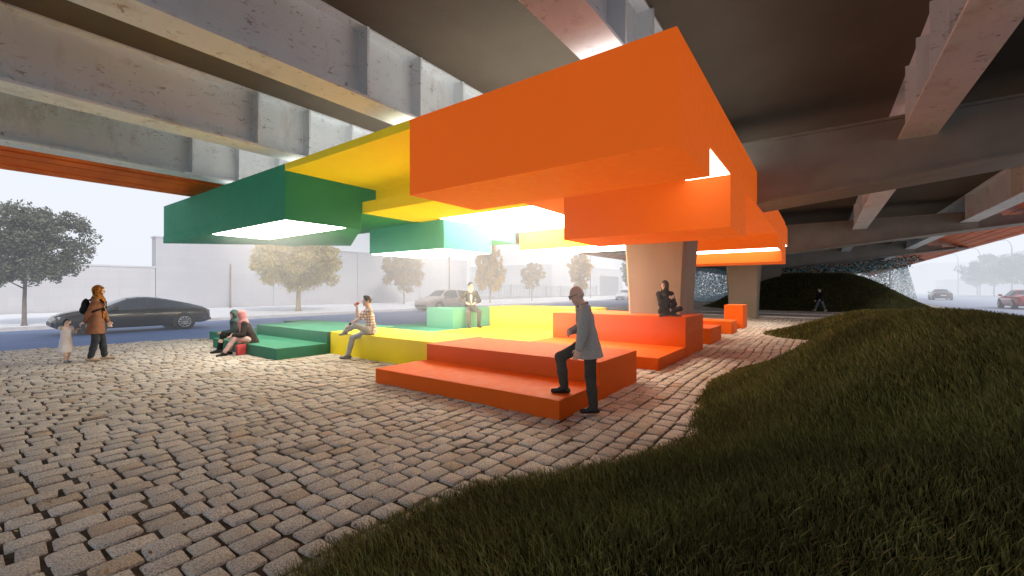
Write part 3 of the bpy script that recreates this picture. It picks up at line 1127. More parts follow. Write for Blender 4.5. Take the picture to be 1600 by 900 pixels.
def car(label, prof, mat, x, y, rz, scale=1.0):
    root = empty('car', (x, y, -.045), rz, label=label, cat='car', group='cars on the roads')
    root.scale = (scale,) * 3
    xs = np.array(prof['x'])
    X = np.unique(np.concatenate([np.linspace(xs[0], xs[-1], 46), xs]))

    def f(k):
        a = np.interp(X, xs, prof[k])
        if k in ('top', 'belt', 'w', 'lo'):
            b = a.copy()
            b[1:-1] = (a[:-2] + 2 * a[1:-1] + a[2:]) / 4
            return b
        return a
    top, belt, lo, w, wr = (f(k) for k in ('top', 'belt', 'lo', 'w', 'wr'))
    half = np.stack([
        np.stack([X, 0 * X, lo], 1), np.stack([X, w * .86, lo], 1), np.stack([X, w * .97, lo + .10], 1), np.stack([X, w, lo * .45 + belt * .55], 1),
        np.stack([X, w * .985, belt - .02], 1), np.stack([X, w * .955, belt + .012], 1), np.stack([X, wr * 1.0, np.maximum(top - .055, belt + .02)], 1),
        np.stack([X, wr * .86, top - .012], 1), np.stack([X, wr * .45, top + .008], 1), np.stack([X, 0 * X, top + .012], 1)], 1)
    K = half.shape[1]
    left = half.copy()
    right = half[:, 1:-1][:, ::-1].copy(); right[:, :, 1] *= -1
    ring = np.concatenate([left, right], 1)
    M = ring.shape[1]
    V = [tuple(p) for p in ring.reshape(-1, 3)]
    body, side, wind, back = [], [], [], []
    r0, r1 = prof['rear']; f0, f1 = prof['front']
    bp = (r1 + f0) / 2 - .12
    for i in range(len(X) - 1):
        xm = (X[i] + X[i + 1]) / 2
        for k in range(M):
            q = (i * M + k, (i + 1) * M + k, (i + 1) * M + (k + 1) % M, i * M + (k + 1) % M)
            kk = k if k < K - 1 else 2 * (K - 1) - 1 - k
            tgt = body
            if kk == 5 and r0 + .28 < xm < f1 - .25 and abs(xm - bp) > .06 and top[i] - belt[i] > .14:
                tgt = side
            elif kk in (7, 8) and f0 + .03 < xm < f1 - .04:
                tgt = wind
            elif kk in (7, 8) and r0 + .04 < xm < r1 - .05:
                tgt = back
            tgt.append(q)
    for e in (0, len(X) - 1):
        body.append(tuple(e * M + k for k in range(M))[::(1 if e == 0 else -1)])

    def sub(name, faces, mt):
        ids = sorted({i for q in faces for i in q}); mp = {a: b for b, a in enumerate(ids)}
        return mesh_obj(name, [V[i] for i in ids], [tuple(mp[i] for i in q) for q in faces], mt, root, smooth=True)
    b = sub('body', body, mat)
    sub('side_windows', side, M_carglass)
    sub('windscreen', wind, M_carglass)
    sub('rear_window', back, M_carglass)
    wb = (-1.42, 1.42) if prof is not HATCH else (-1.38, 1.42)
    for xw in wb:
        for s in (-1, 1):
            m = MB()
            m.tube([(xw, s * .70, .335), (xw, s * .915, .335)], [.40, .395], 28); m.build('wheel_arch', M_trim, root)
            m = MB()
            m.tube([(xw, s * .70, .33), (xw, s * .72, .33), (xw, s * .925, .33), (xw, s * .94, .33)], [.30, .33, .33, .30], 28)
            wh = m.build('wheel', M_black, root)
            m = MB()
            m.tube([(xw, s * .92, .33), (xw, s * .946, .33)], [.07, .06], 14)
            for k in range(10):
                a = k * .6283
                c, sn = math.cos(a), math.sin(a)
                m.tube([(xw + .05 * c, s * .945, .33 + .05 * sn), (xw + .215 * c, s * .945, .33 + .215 * sn)], [.022, .026], 5)
            pts = [(xw + .222 * math.cos(t), s * .942, .33 + .222 * math.sin(t)) for t in np.linspace(0, 6.2832, 25)]
            m.tube(pts, .018, 5, False)
            rm = m.build('rim', M_rim, None, smooth=True); rm.parent = wh
    for s in (-1, 1):
        xf = float(xs[-2]) - .10; xr = float(xs[1]) + .06
        m = MB(); m.box(xf - .16, xf + .05, s * .62 - .13, s * .62 + .13, .60, .70); m.build('headlight', M_head, root, bevel=.03)
        m = MB(); m.box(xr - .05, xr + .12, s * .60 - .14, s * .60 + .15, .68, .82); m.build('tail_light', M_tail, root, bevel=.03)
        m = MB(); m.box(f1 - .34, f1 - .16, s * 1.0 - .09, s * 1.0 + .09, .93, 1.06); m.tube([(f1 - .24, s * .86, .95), (f1 - .24, s * .98, .97)], .02, 6)
        m.build('mirror', mat, root, bevel=.03)
        for xd in (bp + .12, bp - .85):
            m = MB(); m.box(xd - .09, xd + .09, s * .925 - .012, s * .925 + .012, .79, .815); m.build('door_handle', M_trim, root)
    m = MB(); m.box(xs[-1] - .10, xs[-1] + .02, -.55, .55, .36, .50); m.build('grille', M_trim, root, bevel=.02)
    m = MB(); m.box(xs[0] - .035, xs[0] + .1, -.62, .62, .34, .46); m.build('bumper', M_trim, root, bevel=.03)
    m = MB(); m.box(xs[0] - .045, xs[0] + .06, -.26, .26, .55, .66); m.build('number_plate', M_plate, root)
    return root


def paint(name, c, rough=.25):
    return plain(name, c, rough, .06, 1.2, coat=.6)


car('low black coupe-roofed saloon on the near lane behind the woman and child', COUPE, paint('black_car_paint', (.030, .028, .027)), 5.15, 23.25, R_(180))
car('pale beige car partly hidden behind the teal back block', HATCH, paint('beige_car_paint', (.50, .42, .36)), 24.6, 24.6, R_(180), 1.1)
x_, y_ = px(978, 69)
car('white car coming towards the brown pier on the left road', SEDAN, paint('white_car_paint', (.78, .78, .80)), x_, y_, R_(184), 1.15)
car('red saloon at the right edge seen from behind', SEDAN, paint('red_car_paint', (.42, .04, .03)), 57.3, -14.5, R_(0), 1.2)
x_, y_ = px(1469, 69)
car('dark maroon saloon driving away far down the right road', SEDAN, paint('maroon_car_paint', (.085, .035, .04)), x_, y_, R_(-2), 1.25)
# ------------------------------------------------------------------ people: smooth blended bodies meshed from distance fields
def vec(*a): return np.array(a, float)


def nz(v):
    return v / max(1e-9, np.linalg.norm(v))


class Field:
    def __init__(s, k=.03):
        s.p, s.k = [], k

    def cone(s, a, b, r1, r2, k=None, flat=None):
        s.p.append(('c', vec(*a), vec(*b), r1, r2, s.k if k is None else k, flat)); return s

    def ell(s, c, r, ax=None, k=None, sub=False):
        s.p.append(('s' if sub else 'e', vec(*c), vec(*r), np.eye(3) if ax is None else np.array(ax, float), None, s.k if k is None else k, None)); return s

    def cut(s, point, normal):       # removes what lies on the normal's side
        s.p.append(('h', vec(*point), nz(vec(*normal)), None, None, 0, None)); return s

    def mesh(s, vox):
        lo, hi = np.full(3, 1e9), np.full(3, -1e9)
        for t in s.p:
            if t[0] == 'c':
                r = max(t[3], t[4]) * (1 if not t[6] else max(1, 1)) + .02
                for q in (t[1], t[2]):
                    lo = np.minimum(lo, q - r); hi = np.maximum(hi, q + r)
            elif t[0] == 'e':
                r = t[2].max() + .02
                lo = np.minimum(lo, t[1] - r); hi = np.maximum(hi, t[1] + r)
        lo -= 2 * vox; hi += 2 * vox
        n = np.ceil((hi - lo) / vox).astype(int) + 1
        F = np.full(n, 1.0, np.float32)
        ax = [lo[i] + vox * np.arange(n[i]) for i in range(3)]
        for t in s.p:
            if t[0] == 'h':
                g = [(ax[i] - t[1][i]) * t[2][i] for i in range(3)]
                F[:] = np.maximum(F, (g[0][:, None, None] + g[1][None, :, None] + g[2][None, None, :]))
                continue
            if t[0] == 'c':
                r = max(t[3], t[4]); l2 = np.minimum(t[1], t[2]) - r; h2 = np.maximum(t[1], t[2]) + r
            else:
                r = t[2].max(); l2 = t[1] - r; h2 = t[1] + r
            pad = t[5] * 1.5 + 3 * vox
            i0 = np.clip(((l2 - pad - lo) / vox).astype(int), 0, n - 1); i1 = np.clip(((h2 + pad - lo) / vox).astype(int) + 2, 1, n)
            sl = tuple(slice(i0[i], i1[i]) for i in range(3))
            X = ax[0][sl[0]][:, None, None]; Yy = ax[1][sl[1]][None, :, None]; Z = ax[2][sl[2]][None, None, :]
            if t[0] == 'c':
                a, b, r1, r2 = t[1], t[2], t[3], t[4]
                px_, py_, pz_ = X - a[0], Yy - a[1], Z - a[2]
                ba = b - a
                if t[6]:
                    nrm, fac = nz(vec(*t[6][0])), t[6][1]
                    dn = (px_ * nrm[0] + py_ * nrm[1] + pz_ * nrm[2]) * (fac - 1)
                    px_ = px_ + dn * nrm[0]; py_ = py_ + dn * nrm[1]; pz_ = pz_ + dn * nrm[2]
                    ba = ba + nrm * (ba @ nrm) * (fac - 1)
                L2 = max(ba @ ba, 1e-9)
                h = np.clip((px_ * ba[0] + py_ * ba[1] + pz_ * ba[2]) / L2, 0, 1)
                d = np.sqrt((px_ - ba[0] * h) ** 2 + (py_ - ba[1] * h) ** 2 + (pz_ - ba[2] * h) ** 2) - (r1 + (r2 - r1) * h)
            else:
                A = t[3]
                dx, dy, dz = X - t[1][0], Yy - t[1][1], Z - t[1][2]
                q = [(dx * A[i][0] + dy * A[i][1] + dz * A[i][2]) / t[2][i] for i in range(3)]
                k0 = np.sqrt(q[0] ** 2 + q[1] ** 2 + q[2] ** 2)
                k1 = np.sqrt((q[0] / t[2][0]) ** 2 + (q[1] / t[2][1]) ** 2 + (q[2] / t[2][2]) ** 2)
                d = k0 * (k0 - 1) / np.maximum(k1, 1e-6)
            f = F[sl]
            if t[0] == 's':
                F[sl] = np.maximum(f, -d)
            else:
                k = max(t[5], 1e-4)
                hh = np.maximum(k - np.abs(f - d), 0) / k
                F[sl] = np.minimum(f, d) - hh * hh * k * .25
        return surface_nets(F, lo, vox)


def surface_nets(F, lo, vox):
    ins = F < 0
    n = np.array(F.shape)
    c = np.zeros(n - 1, np.int8)
    for dx in (0, 1):
        for dy in (0, 1):
            for dz in (0, 1):
                c += ins[dx:n[0] - 1 + dx, dy:n[1] - 1 + dy, dz:n[2] - 1 + dz]
    act = (c > 0) & (c < 8)
    ii = np.argwhere(act)
    idx = -np.ones(n - 1, np.int32)
    idx[act] = np.arange(len(ii))
    P = np.zeros((len(ii), 3)); W = np.zeros(len(ii))
    cor = [(a, b, d) for a in (0, 1) for b in (0, 1) for d in (0, 1)]
    for p in cor:
        for axn in range(3):
            if p[axn]: continue
            q = list(p); q[axn] = 1
            f0 = F[ii[:, 0] + p[0], ii[:, 1] + p[1], ii[:, 2] + p[2]]; f1 = F[ii[:, 0] + q[0], ii[:, 1] + q[1], ii[:, 2] + q[2]]
            m = (f0 < 0) != (f1 < 0)
            t = np.where(m, f0 / np.where(m, f0 - f1, 1), 0)
            e = np.tile(np.array(p, float), (len(ii), 1)); e[:, axn] = t
            P[m] += e[m]; W += m
    V = lo + vox * (ii + P / np.maximum(W, 1)[:, None])
    quads = []
    for axn in range(3):
        u, v = (axn + 1) % 3, (axn + 2) % 3
        s0 = [slice(None)] * 3; s1 = [slice(None)] * 3
        s0[axn] = slice(0, -1); s1[axn] = slice(1, None)
        ch = ins[tuple(s0)] != ins[tuple(s1)]
        e = np.argwhere(ch)
        e = e[(e[:, u] > 0) & (e[:, v] > 0) & (e[:, u] < n[u] - 1) & (e[:, v] < n[v] - 1)]
        if not len(e): continue

        def cell(du, dv):
            q = e.copy(); q[:, u] -= du; q[:, v] -= dv
            return idx[q[:, 0], q[:, 1], q[:, 2]]
        q = np.stack([cell(1, 1), cell(0, 1), cell(0, 0), cell(1, 0)], 1)
        inside = ins[e[:, 0], e[:, 1], e[:, 2]]
        q[~inside] = q[~inside][:, ::-1]
        quads.append(q)
    Q = np.concatenate(quads)
    return V, Q[(Q >= 0).all(1)]


def ik(p0, p1, l1, l2, hint):
    d = p1 - p0
    L = np.linalg.norm(d)
    if L > (l1 + l2) * .999:
        p1 = p0 + d / L * (l1 + l2) * .999; d = p1 - p0; L = np.linalg.norm(d)
    a = (l1 * l1 - l2 * l2 + L * L) / (2 * L)
    h = math.sqrt(max(l1 * l1 - a * a, 0))
    u = d / L
    hv = nz(hint - u * (hint @ u))
    return p0 + u * a + hv * h, p1


def cloth(name, c, var=.18, scale=9, bump=.5):
    return plain(name, c, .9, var, scale, bump, 22, spec=.15, bdist=.012)


def check_mat():
    t = NT('checked_shirt_cloth')
    sep = t.new('ShaderNodeSeparateXYZ'); t.link(t.co(), sep.inputs[0])

    def stripes(o, fr, w):
        return t.math('LESS_THAN', t.math('FRACT', t.math('MULTIPLY', o, fr)), w)
    ad = t.math('ADD', sep.outputs[0], sep.outputs[1])
    a = stripes(ad, 13, .45); b = stripes(sep.outputs[2], 15, .38); c2 = stripes(ad, 26, .16); d = stripes(sep.outputs[2], 34, .16)
    c = t.mix(t.math('MULTIPLY', a, .62), (.80, .76, .76), (.12, .07, .11))
    c = t.mix(t.math('MULTIPLY', b, .62), c, (.12, .06, .09))
    c = t.mix(t.math('MULTIPLY', c2, .5), c, (.42, .10, .12))
    c = t.mix(t.math('MULTIPLY', d, .5), c, (.85, .80, .80))
    t.base(c); t.b.inputs['Roughness'].default_value = .9
    return t.m


def print_mat(name, stops, scale):
    t = NT(name)
    t.base(t.ramp(t.noise(scale, 5, .6, None, .7), stops, 'LINEAR'))
    t.b.inputs['Roughness'].default_value = .9
    t.b.inputs['Specular IOR Level'].default_value = .1
    return t.m


M_skin = plain('skin', (.68, .46, .37), .55, .08, 12)
M_skinp = plain('pale_skin', (.64, .46, .38), .55, .08, 12)
M_eye = plain('dark_eye', (.02, .015, .012), .3)
M_hairk = plain('black_hair', (.02, .017, .015), .5, .4, 40, .5, 60)
M_hairg = plain('grey_hair', (.38, .36, .34), .6, .3, 40, .4, 60)
M_blackc = cloth('black_cloth', (.022, .022, .024))
M_char = cloth('charcoal_cloth', (.07, .066, .06))
M_shoe = plain('black_leather', (.018, .017, .017), .35, .2, 9)


def hand(F, wr, d, pn, s, curl=.5, thumb=1, k=.006):
    """wr wrist, d pointing direction, pn palm normal, thumb +-1 side"""
    d = nz(d); pn = nz(pn - d * (pn @ d)); sd = np.cross(d, pn) * thumb
    kn = wr + d * .085 * s
    F.cone(wr, wr + d * .04 * s, .026 * s, .030 * s, .012, (pn, 1.5))
    F.cone(wr + d * .035 * s + sd * .018 * s, kn + sd * .026 * s, .022 * s, .017 * s, .012, (pn, 1.35))
    F.cone(wr + d * .035 * s - sd * .012 * s, kn - sd * .026 * s, .022 * s, .016 * s, .012, (pn, 1.35))
    for i, (o, L) in enumerate(((.031, .072), (.0105, .080), (-.0105, .074), (-.030, .058))):
        b = kn + sd * o * s
        c1 = curl * (.7 + .1 * i)
        d1 = nz(d * math.cos(c1) + pn * math.sin(c1)); d2 = nz(d * math.cos(c1 * 2.1) + pn * math.sin(c1 * 2.1))
        m = b + d1 * L * .52 * s
        F.cone(b, m, .0098 * s, .0088 * s, k); F.cone(m, m + d2 * L * .48 * s, .0088 * s, .0072 * s, k)
    tb = wr + d * .022 * s + sd * .026 * s
    t1 = tb + nz(d * .6 + sd * .75 + pn * .35) * .042 * s
    F.cone(tb, t1, .0145 * s, .0110 * s, .010); F.cone(t1, t1 + nz(d * .9 + sd * .2 + pn * .45) * .034 * s, .0108 * s, .0082 * s, k)


def axes(yaw, pitch=0.0, roll=0.0):
    """head axes: right, forward, up (rows)"""
    cy, sy = math.cos(yaw), math.sin(yaw)
    f = vec(-sy * math.cos(pitch), cy * math.cos(pitch), math.sin(pitch))
    r = vec(cy, sy, 0)
    u = np.cross(r, f)
    if roll:
        r2 = r * math.cos(roll) + u * math.sin(roll); u = np.cross(r2, f); r = r2
    return np.array([r, f, u])


def head_parts(F, hc, A, s, fem=False, ears=True):
    r, f, u = A
    F.ell(hc + u * .022 * s - f * .008 * s, (.074 * s, .094 * s, .100 * s), A, .02)
    F.ell(hc - u * .050 * s + f * .022 * s, ((.054 if fem else .058) * s, .066 * s, .072 * s), A, .035)
    F.ell(hc - u * .103 * s + f * .064 * s, (.021 * s, .019 * s, .018 * s), A, .025)         # chin
    F.ell(hc + u * .032 * s + f * .078 * s, (.048 * s, .014 * s, .012 * s), A, .018)          # brow
    F.cone(hc + u * .012 * s + f * .088 * s, hc - u * .024 * s + f * .108 * s, .0085 * s, .0125 * s, .010)   # nose
    F.ell(hc - u * .058 * s + f * .086 * s, (.024 * s, .012 * s, .0075 * s), A, .006)          # lips
    F.ell(hc - u * .069 * s + f * .083 * s, (.020 * s, .011 * s, .007 * s), A, .006)
    for q in (-1, 1):
        F.ell(hc + r * q * .034 * s - u * .022 * s + f * .062 * s, (.022 * s, .020 * s, .022 * s), A, .02)   # cheeks
        F.ell(hc + r * q * .031 * s + u * .014 * s + f * .097 * s, (.017 * s, .016 * s, .011 * s), A, 0, True)  # eye sockets
        if ears: F.ell(hc + r * q * .077 * s - u * .004 * s - f * .012 * s, (.009 * s, .020 * s, .032 * s), A, .006)


def person(label, loc, face, H, P, vox=.0065):
    """P: pose and outfit, in metres for a 1.75 m figure; local x right, y forward, z up"""
    s = H / 1.75
    g = lambda k, d=None: P.get(k, d)
    sc_ = lambda v: vec(*v) * s
    fem = g('fem', False)
    pel = sc_(g('pelvis', (0, 0, .95)))
    upv = nz(vec(*g('up', (0, 0, 1))))
    rv = nz(vec(*g('right', (1, 0, 0))))
    rv = nz(rv - upv * (rv @ upv)); fv = np.cross(upv, rv)
    sw = (.165 if fem else .185) * s
    hw = .085 * s
    chest = pel + upv * .33 * s + fv * g('hunch', .0) * s
    neck = pel + upv * .53 * s + fv * g('hunch', .0) * 1.6 * s
    sh = {q: neck - upv * .065 * s + rv * q * sw + fv * g('round', .0) * s for q in (-1, 1)}
    hip = {q: pel + rv * q * hw - upv * .02 * s for q in (-1, 1)}
    hand_t = {}
    for q, nm in ((1, 'r'), (-1, 'l')):
        if g(nm + 'hand_w'):
            d_ = vec(*g(nm + 'hand_w')) - vec(*loc)
            c_, s_ = math.cos(-(face - math.pi / 2)), math.sin(-(face - math.pi / 2))
            hand_t[q] = vec(c_ * d_[0] - s_ * d_[1], s_ * d_[0] + c_ * d_[1], d_[2])
        else:
            hand_t[q] = sc_(g(nm + 'hand'))
    foot_t = {1: sc_(g('rfoot')), -1: sc_(g('lfoot'))}
    UA, FA, TH_, SK = .285 * s, .25 * s, .425 * s, .415 * s
    el, wr, kn, an = {}, {}, {}, {}
    for q, nm in ((1, 'r'), (-1, 'l')):
        el[q], wr[q] = ik(sh[q], hand_t[q], UA, FA, vec(*g(nm + 'elbow', (q * .5, -.8, -.3))))
        kn[q], an[q] = ik(hip[q], foot_t[q], TH_, SK, vec(*g(nm + 'knee', (0, 1, .15))))
    A = axes(g('yaw', 0.0), g('pitch', 0.0), g('roll', 0.0))
    hc = neck + upv * .05 * s + nz(upv + vec(0, 0, .8)) * .115 * s + A[1] * .025 * s + vec(*g('headoff', (0, 0, 0))) * s
    root_rz = face - math.pi / 2

    def put(F, name, mat, parent, v=vox):
        V, Q = F.mesh(v)
        o = np_mesh(name, V, [Q], mat, None, smooth=True)
        if parent is not None: o.parent = parent
        return o
    # body
    F = Field(.035 * s)
    head_parts(F, hc, A, s, fem, not g('cover'))
    F.cone(neck - upv * .04 * s, hc - A[2] * .05 * s - A[1] * .012 * s, .058 * s if not fem else .050 * s, .050 * s if not fem else .045 * s, .025)
    F.cone(pel, chest, .120 * s, .118 * s, .05, (fv, 1.35)); F.cone(chest, neck - upv * .06 * s, .125 * s, .075 * s, .05, (fv, 1.3))
    for q, nm in ((1, 'r'), (-1, 'l')):
        F.cone(neck - upv * .05 * s, sh[q], .05 * s, .048 * s, .04)
        F.cone(sh[q], el[q], .046 * s, .037 * s, .03); F.cone(el[q], wr[q], .037 * s, .024 * s, .015)
        hd = vec(*g(nm + 'hdir', tuple(nz(wr[q] - el[q])))); hp = vec(*g(nm + 'hpalm', (-q * .9, .2, -.1)))
        th = g(nm + 'thumb', None)
        if th is None: th = 1 if np.cross(nz(hd), nz(hp - nz(hd) * (hp @ nz(hd)))) @ vec(*g(nm + 'tdir', (0, 1, .3))) > 0 else -1
        hand(F, wr[q], hd, hp, s, g(nm + 'curl', .45), th)
        F.cone(hip[q], kn[q], .078 * s, .050 * s, .04); F.cone(kn[q], kn[q] * .55 + an[q] * .45, .050 * s, .052 * s, .03); F.cone(kn[q] * .55 + an[q] * .45, an[q], .052 * s, .033 * s, .03)
    fdir = {}
    for q, nm in ((1, 'r'), (-1, 'l')):
        fdir[q] = nz(vec(*g(nm + 'toe', (q * .12, 1, -.02))))
        F.cone(an[q] - vec(0, 0, .03 * s), an[q] + fdir[q] * .13 * s - vec(0, 0, .045 * s), .034 * s, .026 * s, .02)
    body = put(F, 'person', g('skin', M_skin), None)
    body.location = loc; body.rotation_euler = (0, 0, root_rz)
    tag(body, label, 'person', 'people under the canopy')
    # eyes
    F = Field(.001)
    for q in (-1, 1):
        F.ell(hc + A[0] * q * .031 * s + A[2] * .012 * s + A[1] * .083 * s, (.013 * s, .008 * s, .007 * s), A)
    put(F, 'eyes', M_eye, body, .004)
    # shoes
    for q in (1, -1):
        F = Field(.018 * s)
        a = an[q]
        dn = nz(np.cross(np.cross(fdir[q], vec(0, 0, -1)), fdir[q])) if abs(fdir[q][2]) < .9 else vec(0, 1, 0)
        if g('soledir'): dn = nz(vec(*g('soledir')[0 if q == 1 else 1]))
        hl = a + dn * .048 * s - fdir[q] * .05 * s
        F.cone(hl, a + dn * .050 * s + fdir[q] * .155 * s, .037 * s, .034 * s, .02)
        F.cone(a, a + dn * .03 * s + fdir[q] * .05 * s, .043 * s, .040 * s, .02)
        F.cut(a + dn * .082 * s, dn)
        put(F, 'shoe', g('shoe', M_shoe), body)
    # legs
    if g('trousers'):
        F = Field(.04 * s)
        w = g('legw', 1.0)
        F.cone(pel + upv * .04 * s, pel - upv * .03 * s, .122 * s, .118 * s, .04, (fv, 1.25))
        for q in (1, -1):
            F.cone(hip[q], hip[q] * .7 + kn[q] * .3, .076 * s, .086 * s, .05); F.cone(hip[q] * .7 + kn[q] * .3, kn[q], .086 * s, .068 * s * w, .05)
            e = an[q] + (kn[q] - an[q]) * g('hem', .04)
            F.cone(kn[q], kn[q] * .5 + e * .5, .068 * s * w, .064 * s * w, .03); F.cone(kn[q] * .5 + e * .5, e, .064 * s * w, .054 * s * w, .03)
            if w > .8:
                F.ell(kn[q] * .12 + e * .88, (.055 * s * w, .055 * s * w, .02 * s), None, .025)
        put(F, 'trousers', g('trousers'), body)
    # tops: list of (name, material, inflate, sleeve 0..1.0, length below pelvis, flare, open)
    for (nm_, mt, inf, slv, ln, flare, opn) in g('tops', []):
        F = Field(.04 * s)
        inf *= s
        e = pel - upv * ln * s + vec(*g('hemoff', (0, 0, 0))) * s
        F.cone(pel + upv * .03 * s, chest, .125 * s + inf, .124 * s + inf, .05, (fv, 1.28)); F.cone(chest, neck - upv * .075 * s, .128 * s + inf, .075 * s + inf, .05, (fv, 1.25))
        if ln: F.cone(pel + upv * .10 * s, pel + (e - pel) * min(1, .08 / ln), .130 * s + inf, .170 * s + inf * .6, .05, (fv, 1.22)); F.cone(pel + (e - pel) * min(1, .08 / ln), e, .170 * s + inf * .6, (.170 + flare) * s + inf * .6, .03, (fv, 1.18))
        for q in (1, -1):
            F.cone(neck - upv * .075 * s, sh[q], .052 * s + inf * .7, .056 * s + inf * .6, .04)
            if slv > 0:
                t = min(1, slv * 2)
                F.cone(sh[q], sh[q] + (el[q] - sh[q]) * t, .058 * s + inf * .6, .050 * s + inf * .6, .03)
            if slv > .5:
                t = (slv - .5) * 2
                m_ = el[q] + (wr[q] - el[q]) * .5 * t
                F.cone(el[q], m_, .050 * s + inf * .6, .047 * s + inf * .5, .025); F.cone(m_, el[q] + (wr[q] - el[q]) * t, .047 * s + inf * .5, .038 * s + inf * .5, .02)
                F.ell(el[q] + (wr[q] - el[q]) * .22, (.055 * s + inf * .5,) * 3, None, .03)
        if ln: F.cut(e, -upv if not g('hemflat') else (0, 0, -1))
        if opn:
            # jacket front falls open over the shirt: carve a narrow V
            c0 = pel + upv * .52 * s + fv * .16 * s
            for i in range(9):
                t = i / 8
                F.ell(c0 - upv * (.02 + .40 * t * opn) * s - fv * .005 * s, ((.062 * (1 - t) + .014) * s, .085 * s, .045 * s), np.array([rv, fv, upv]), 0, True)
        put(F, nm_, mt, body)
    if g('collar'):
        F = Field(.01)
        for i in range(14):
            a = i / 14 * 6.2832
            b = (i + 1) / 14 * 6.2832
            pt = lambda a: neck - upv * .022 * s + rv * math.cos(a) * .066 * s + fv * math.sin(a) * .066 * s + upv * (.012 * s - .02 * s * math.sin(a))
            F.cone(pt(a), pt(b), .017 * s, .017 * s, .01)
        put(F, 'collar', g('collar'), body)
    # hair and head covers
    r, f, u = A
    hs = g('hair')
    if hs:
        F = Field(.02 * s)
        F.ell(hc + u * .030 * s - f * .014 * s, (.082 * s, .098 * s, .101 * s), A)
        if g('quiff'): F.ell(hc + u * .105 * s + f * .045 * s, (.058 * s, .045 * s, .030 * s), A, .03)
        if g('long'):
            F.cone(hc - f * .05 * s + u * .02 * s, hc - f * .07 * s - u * g('long') * s, .075 * s, .055 * s, .03)
            for q in (-1, 1): F.cone(hc + r * q * .06 * s + u * .04 * s, hc + r * q * .066 * s - u * g('long') * .9 * s - f * .03 * s, .032 * s, .022 * s, .02)
        F.ell(hc - u * .040 * s + f * .070 * s, (.072 * s, .085 * s, .098 * s), A, 0, True)
        F.ell(hc - u * .085 * s + f * .02 * s, (.2 * s, .055 * s, .055 * s), A, 0, True)
        put(F, 'hair', hs, body, vox * .85)
    if g('fringe'):
        F = Field(.01)
        F.ell(hc - u * .012 * s - f * .052 * s, (.080 * s, .052 * s, .050 * s), A)
        for q in (-1, 1): F.ell(hc + r * q * .072 * s + u * .012 * s - f * .028 * s, (.012 * s, .040 * s, .032 * s), A)
        put(F, 'hair', g('fringe'), body)
    if g('cover'):
        mt, drape = g('cover')
        F = Field(.035 * s)
        F.ell(hc + u * .022 * s - f * .016 * s, (.096 * s, .112 * s, .118 * s), A)
        F.cone(hc - u * .05 * s - f * .01 * s, neck - upv * .0 * s + fv * .01 * s, .088 * s, .098 * s, .05)
        F.ell(neck - upv * .045 * s + fv * .02 * s, (.15 * s, .125 * s, .075 * s), np.array([rv, fv, upv]), .05)
        if drape: 
            F.cone(neck - upv * .06 * s + fv * .10 * s, neck - upv * drape * s + fv * .125 * s + rv * .01 * s, .066 * s, .055 * s, .04, (fv, 1.7))
            F.cone(neck - upv * .05 * s - fv * .05 * s, neck - upv * min(drape, .22) * s - fv * .085 * s, .085 * s, .07 * s, .04, (fv, 1.6))
        F.ell(hc - u * .012 * s + f * .10 * s, (.056 * s, .075 * s, .088 * s), A, 0, True)
        put(F, g('covername', 'headscarf'), mt, body, vox * .9)
        if g('peek'):
            F = Field(.01)
            F.ell(hc + u * .062 * s + f * .055 * s, (.062 * s, .036 * s, .034 * s), A)
            put(F, 'hair', g('peek'), body)
    if g('glasses'):
        m = MB()
        for q in (-1, 1):
            c = hc + r * q * .033 * s + u * .010 * s + f * .104 * s
            m.tube([c + r * .024 * s * math.cos(a) + u * .017 * s * math.sin(a) for a in np.linspace(0, 6.2832, 13)], .0032 * s, 5, False)
            m.tube([hc + r * q * .057 * s + u * .014 * s + f * .100 * s, hc + r * q * .082 * s + u * .012 * s - f * .01 * s], .0032 * s, 5)
        m.tube([hc + r * .010 * s + u * .013 * s + f * .108 * s, hc - r * .010 * s + u * .013 * s + f * .108 * s], .003 * s, 5)
        m.build('glasses', M_trim, body)
    if g('bag'):
        F = Field(.03)
        bc = pel + upv * .32 * s - fv * .19 * s
        F.ell(bc, (.13 * s, .075 * s, .19 * s), np.array([rv, fv, upv])); F.ell(bc - upv * .08 * s - fv * .04 * s, (.10 * s, .06 * s, .09 * s), np.array([rv, fv, upv]), .02)
        put(F, 'backpack', g('bag'), body)
        for q in (-1, 1):
            m = MB()
            b = [pel + upv * .46 * s - fv * .15 * s + rv * q * .10 * s, pel + upv * .535 * s + rv * q * .115 * s + fv * .0 * s, pel + upv * .44 * s + fv * .135 * s + rv * q * .12 * s,
                 pel + upv * .30 * s + fv * .14 * s + rv * q * .13 * s, pel + upv * .2 * s - fv * .05 * s + rv * q * .17 * s]
            m.tube(b, .018 * s, 7)
            m.build('strap', g('bag'), body, smooth=True)
    if g('belt'):
        F = Field(.01)
        F.cone(pel + upv * .055 * s, pel + upv * .085 * s, .128 * s, .128 * s, .01, (fv, 1.25)); put(F, 'belt', g('belt'), body)
    if g('watch'):
        q = g('watch'); d = nz(wr[q] - el[q]); F = Field(.004)
        F.cone(wr[q] - d * .035 * s, wr[q] - d * .01 * s, .034 * s, .032 * s); put(F, 'wristband', M_blackc, body)
    return dict(body=body, wr=wr, an=an, neck=neck, hc=hc, A=A, s=s, rz=root_rz, loc=loc, pel=pel)


LEFT = math.atan2(CC, -SS)         # bearing of the photograph's left
TOCAM = math.atan2(-SS, -CC)

# old man stepping up
lx, ly = px(922, 5.78)
M_jack = cloth('grey_tweed', (.40, .395, .385), .2, 60)
fa = LEFT
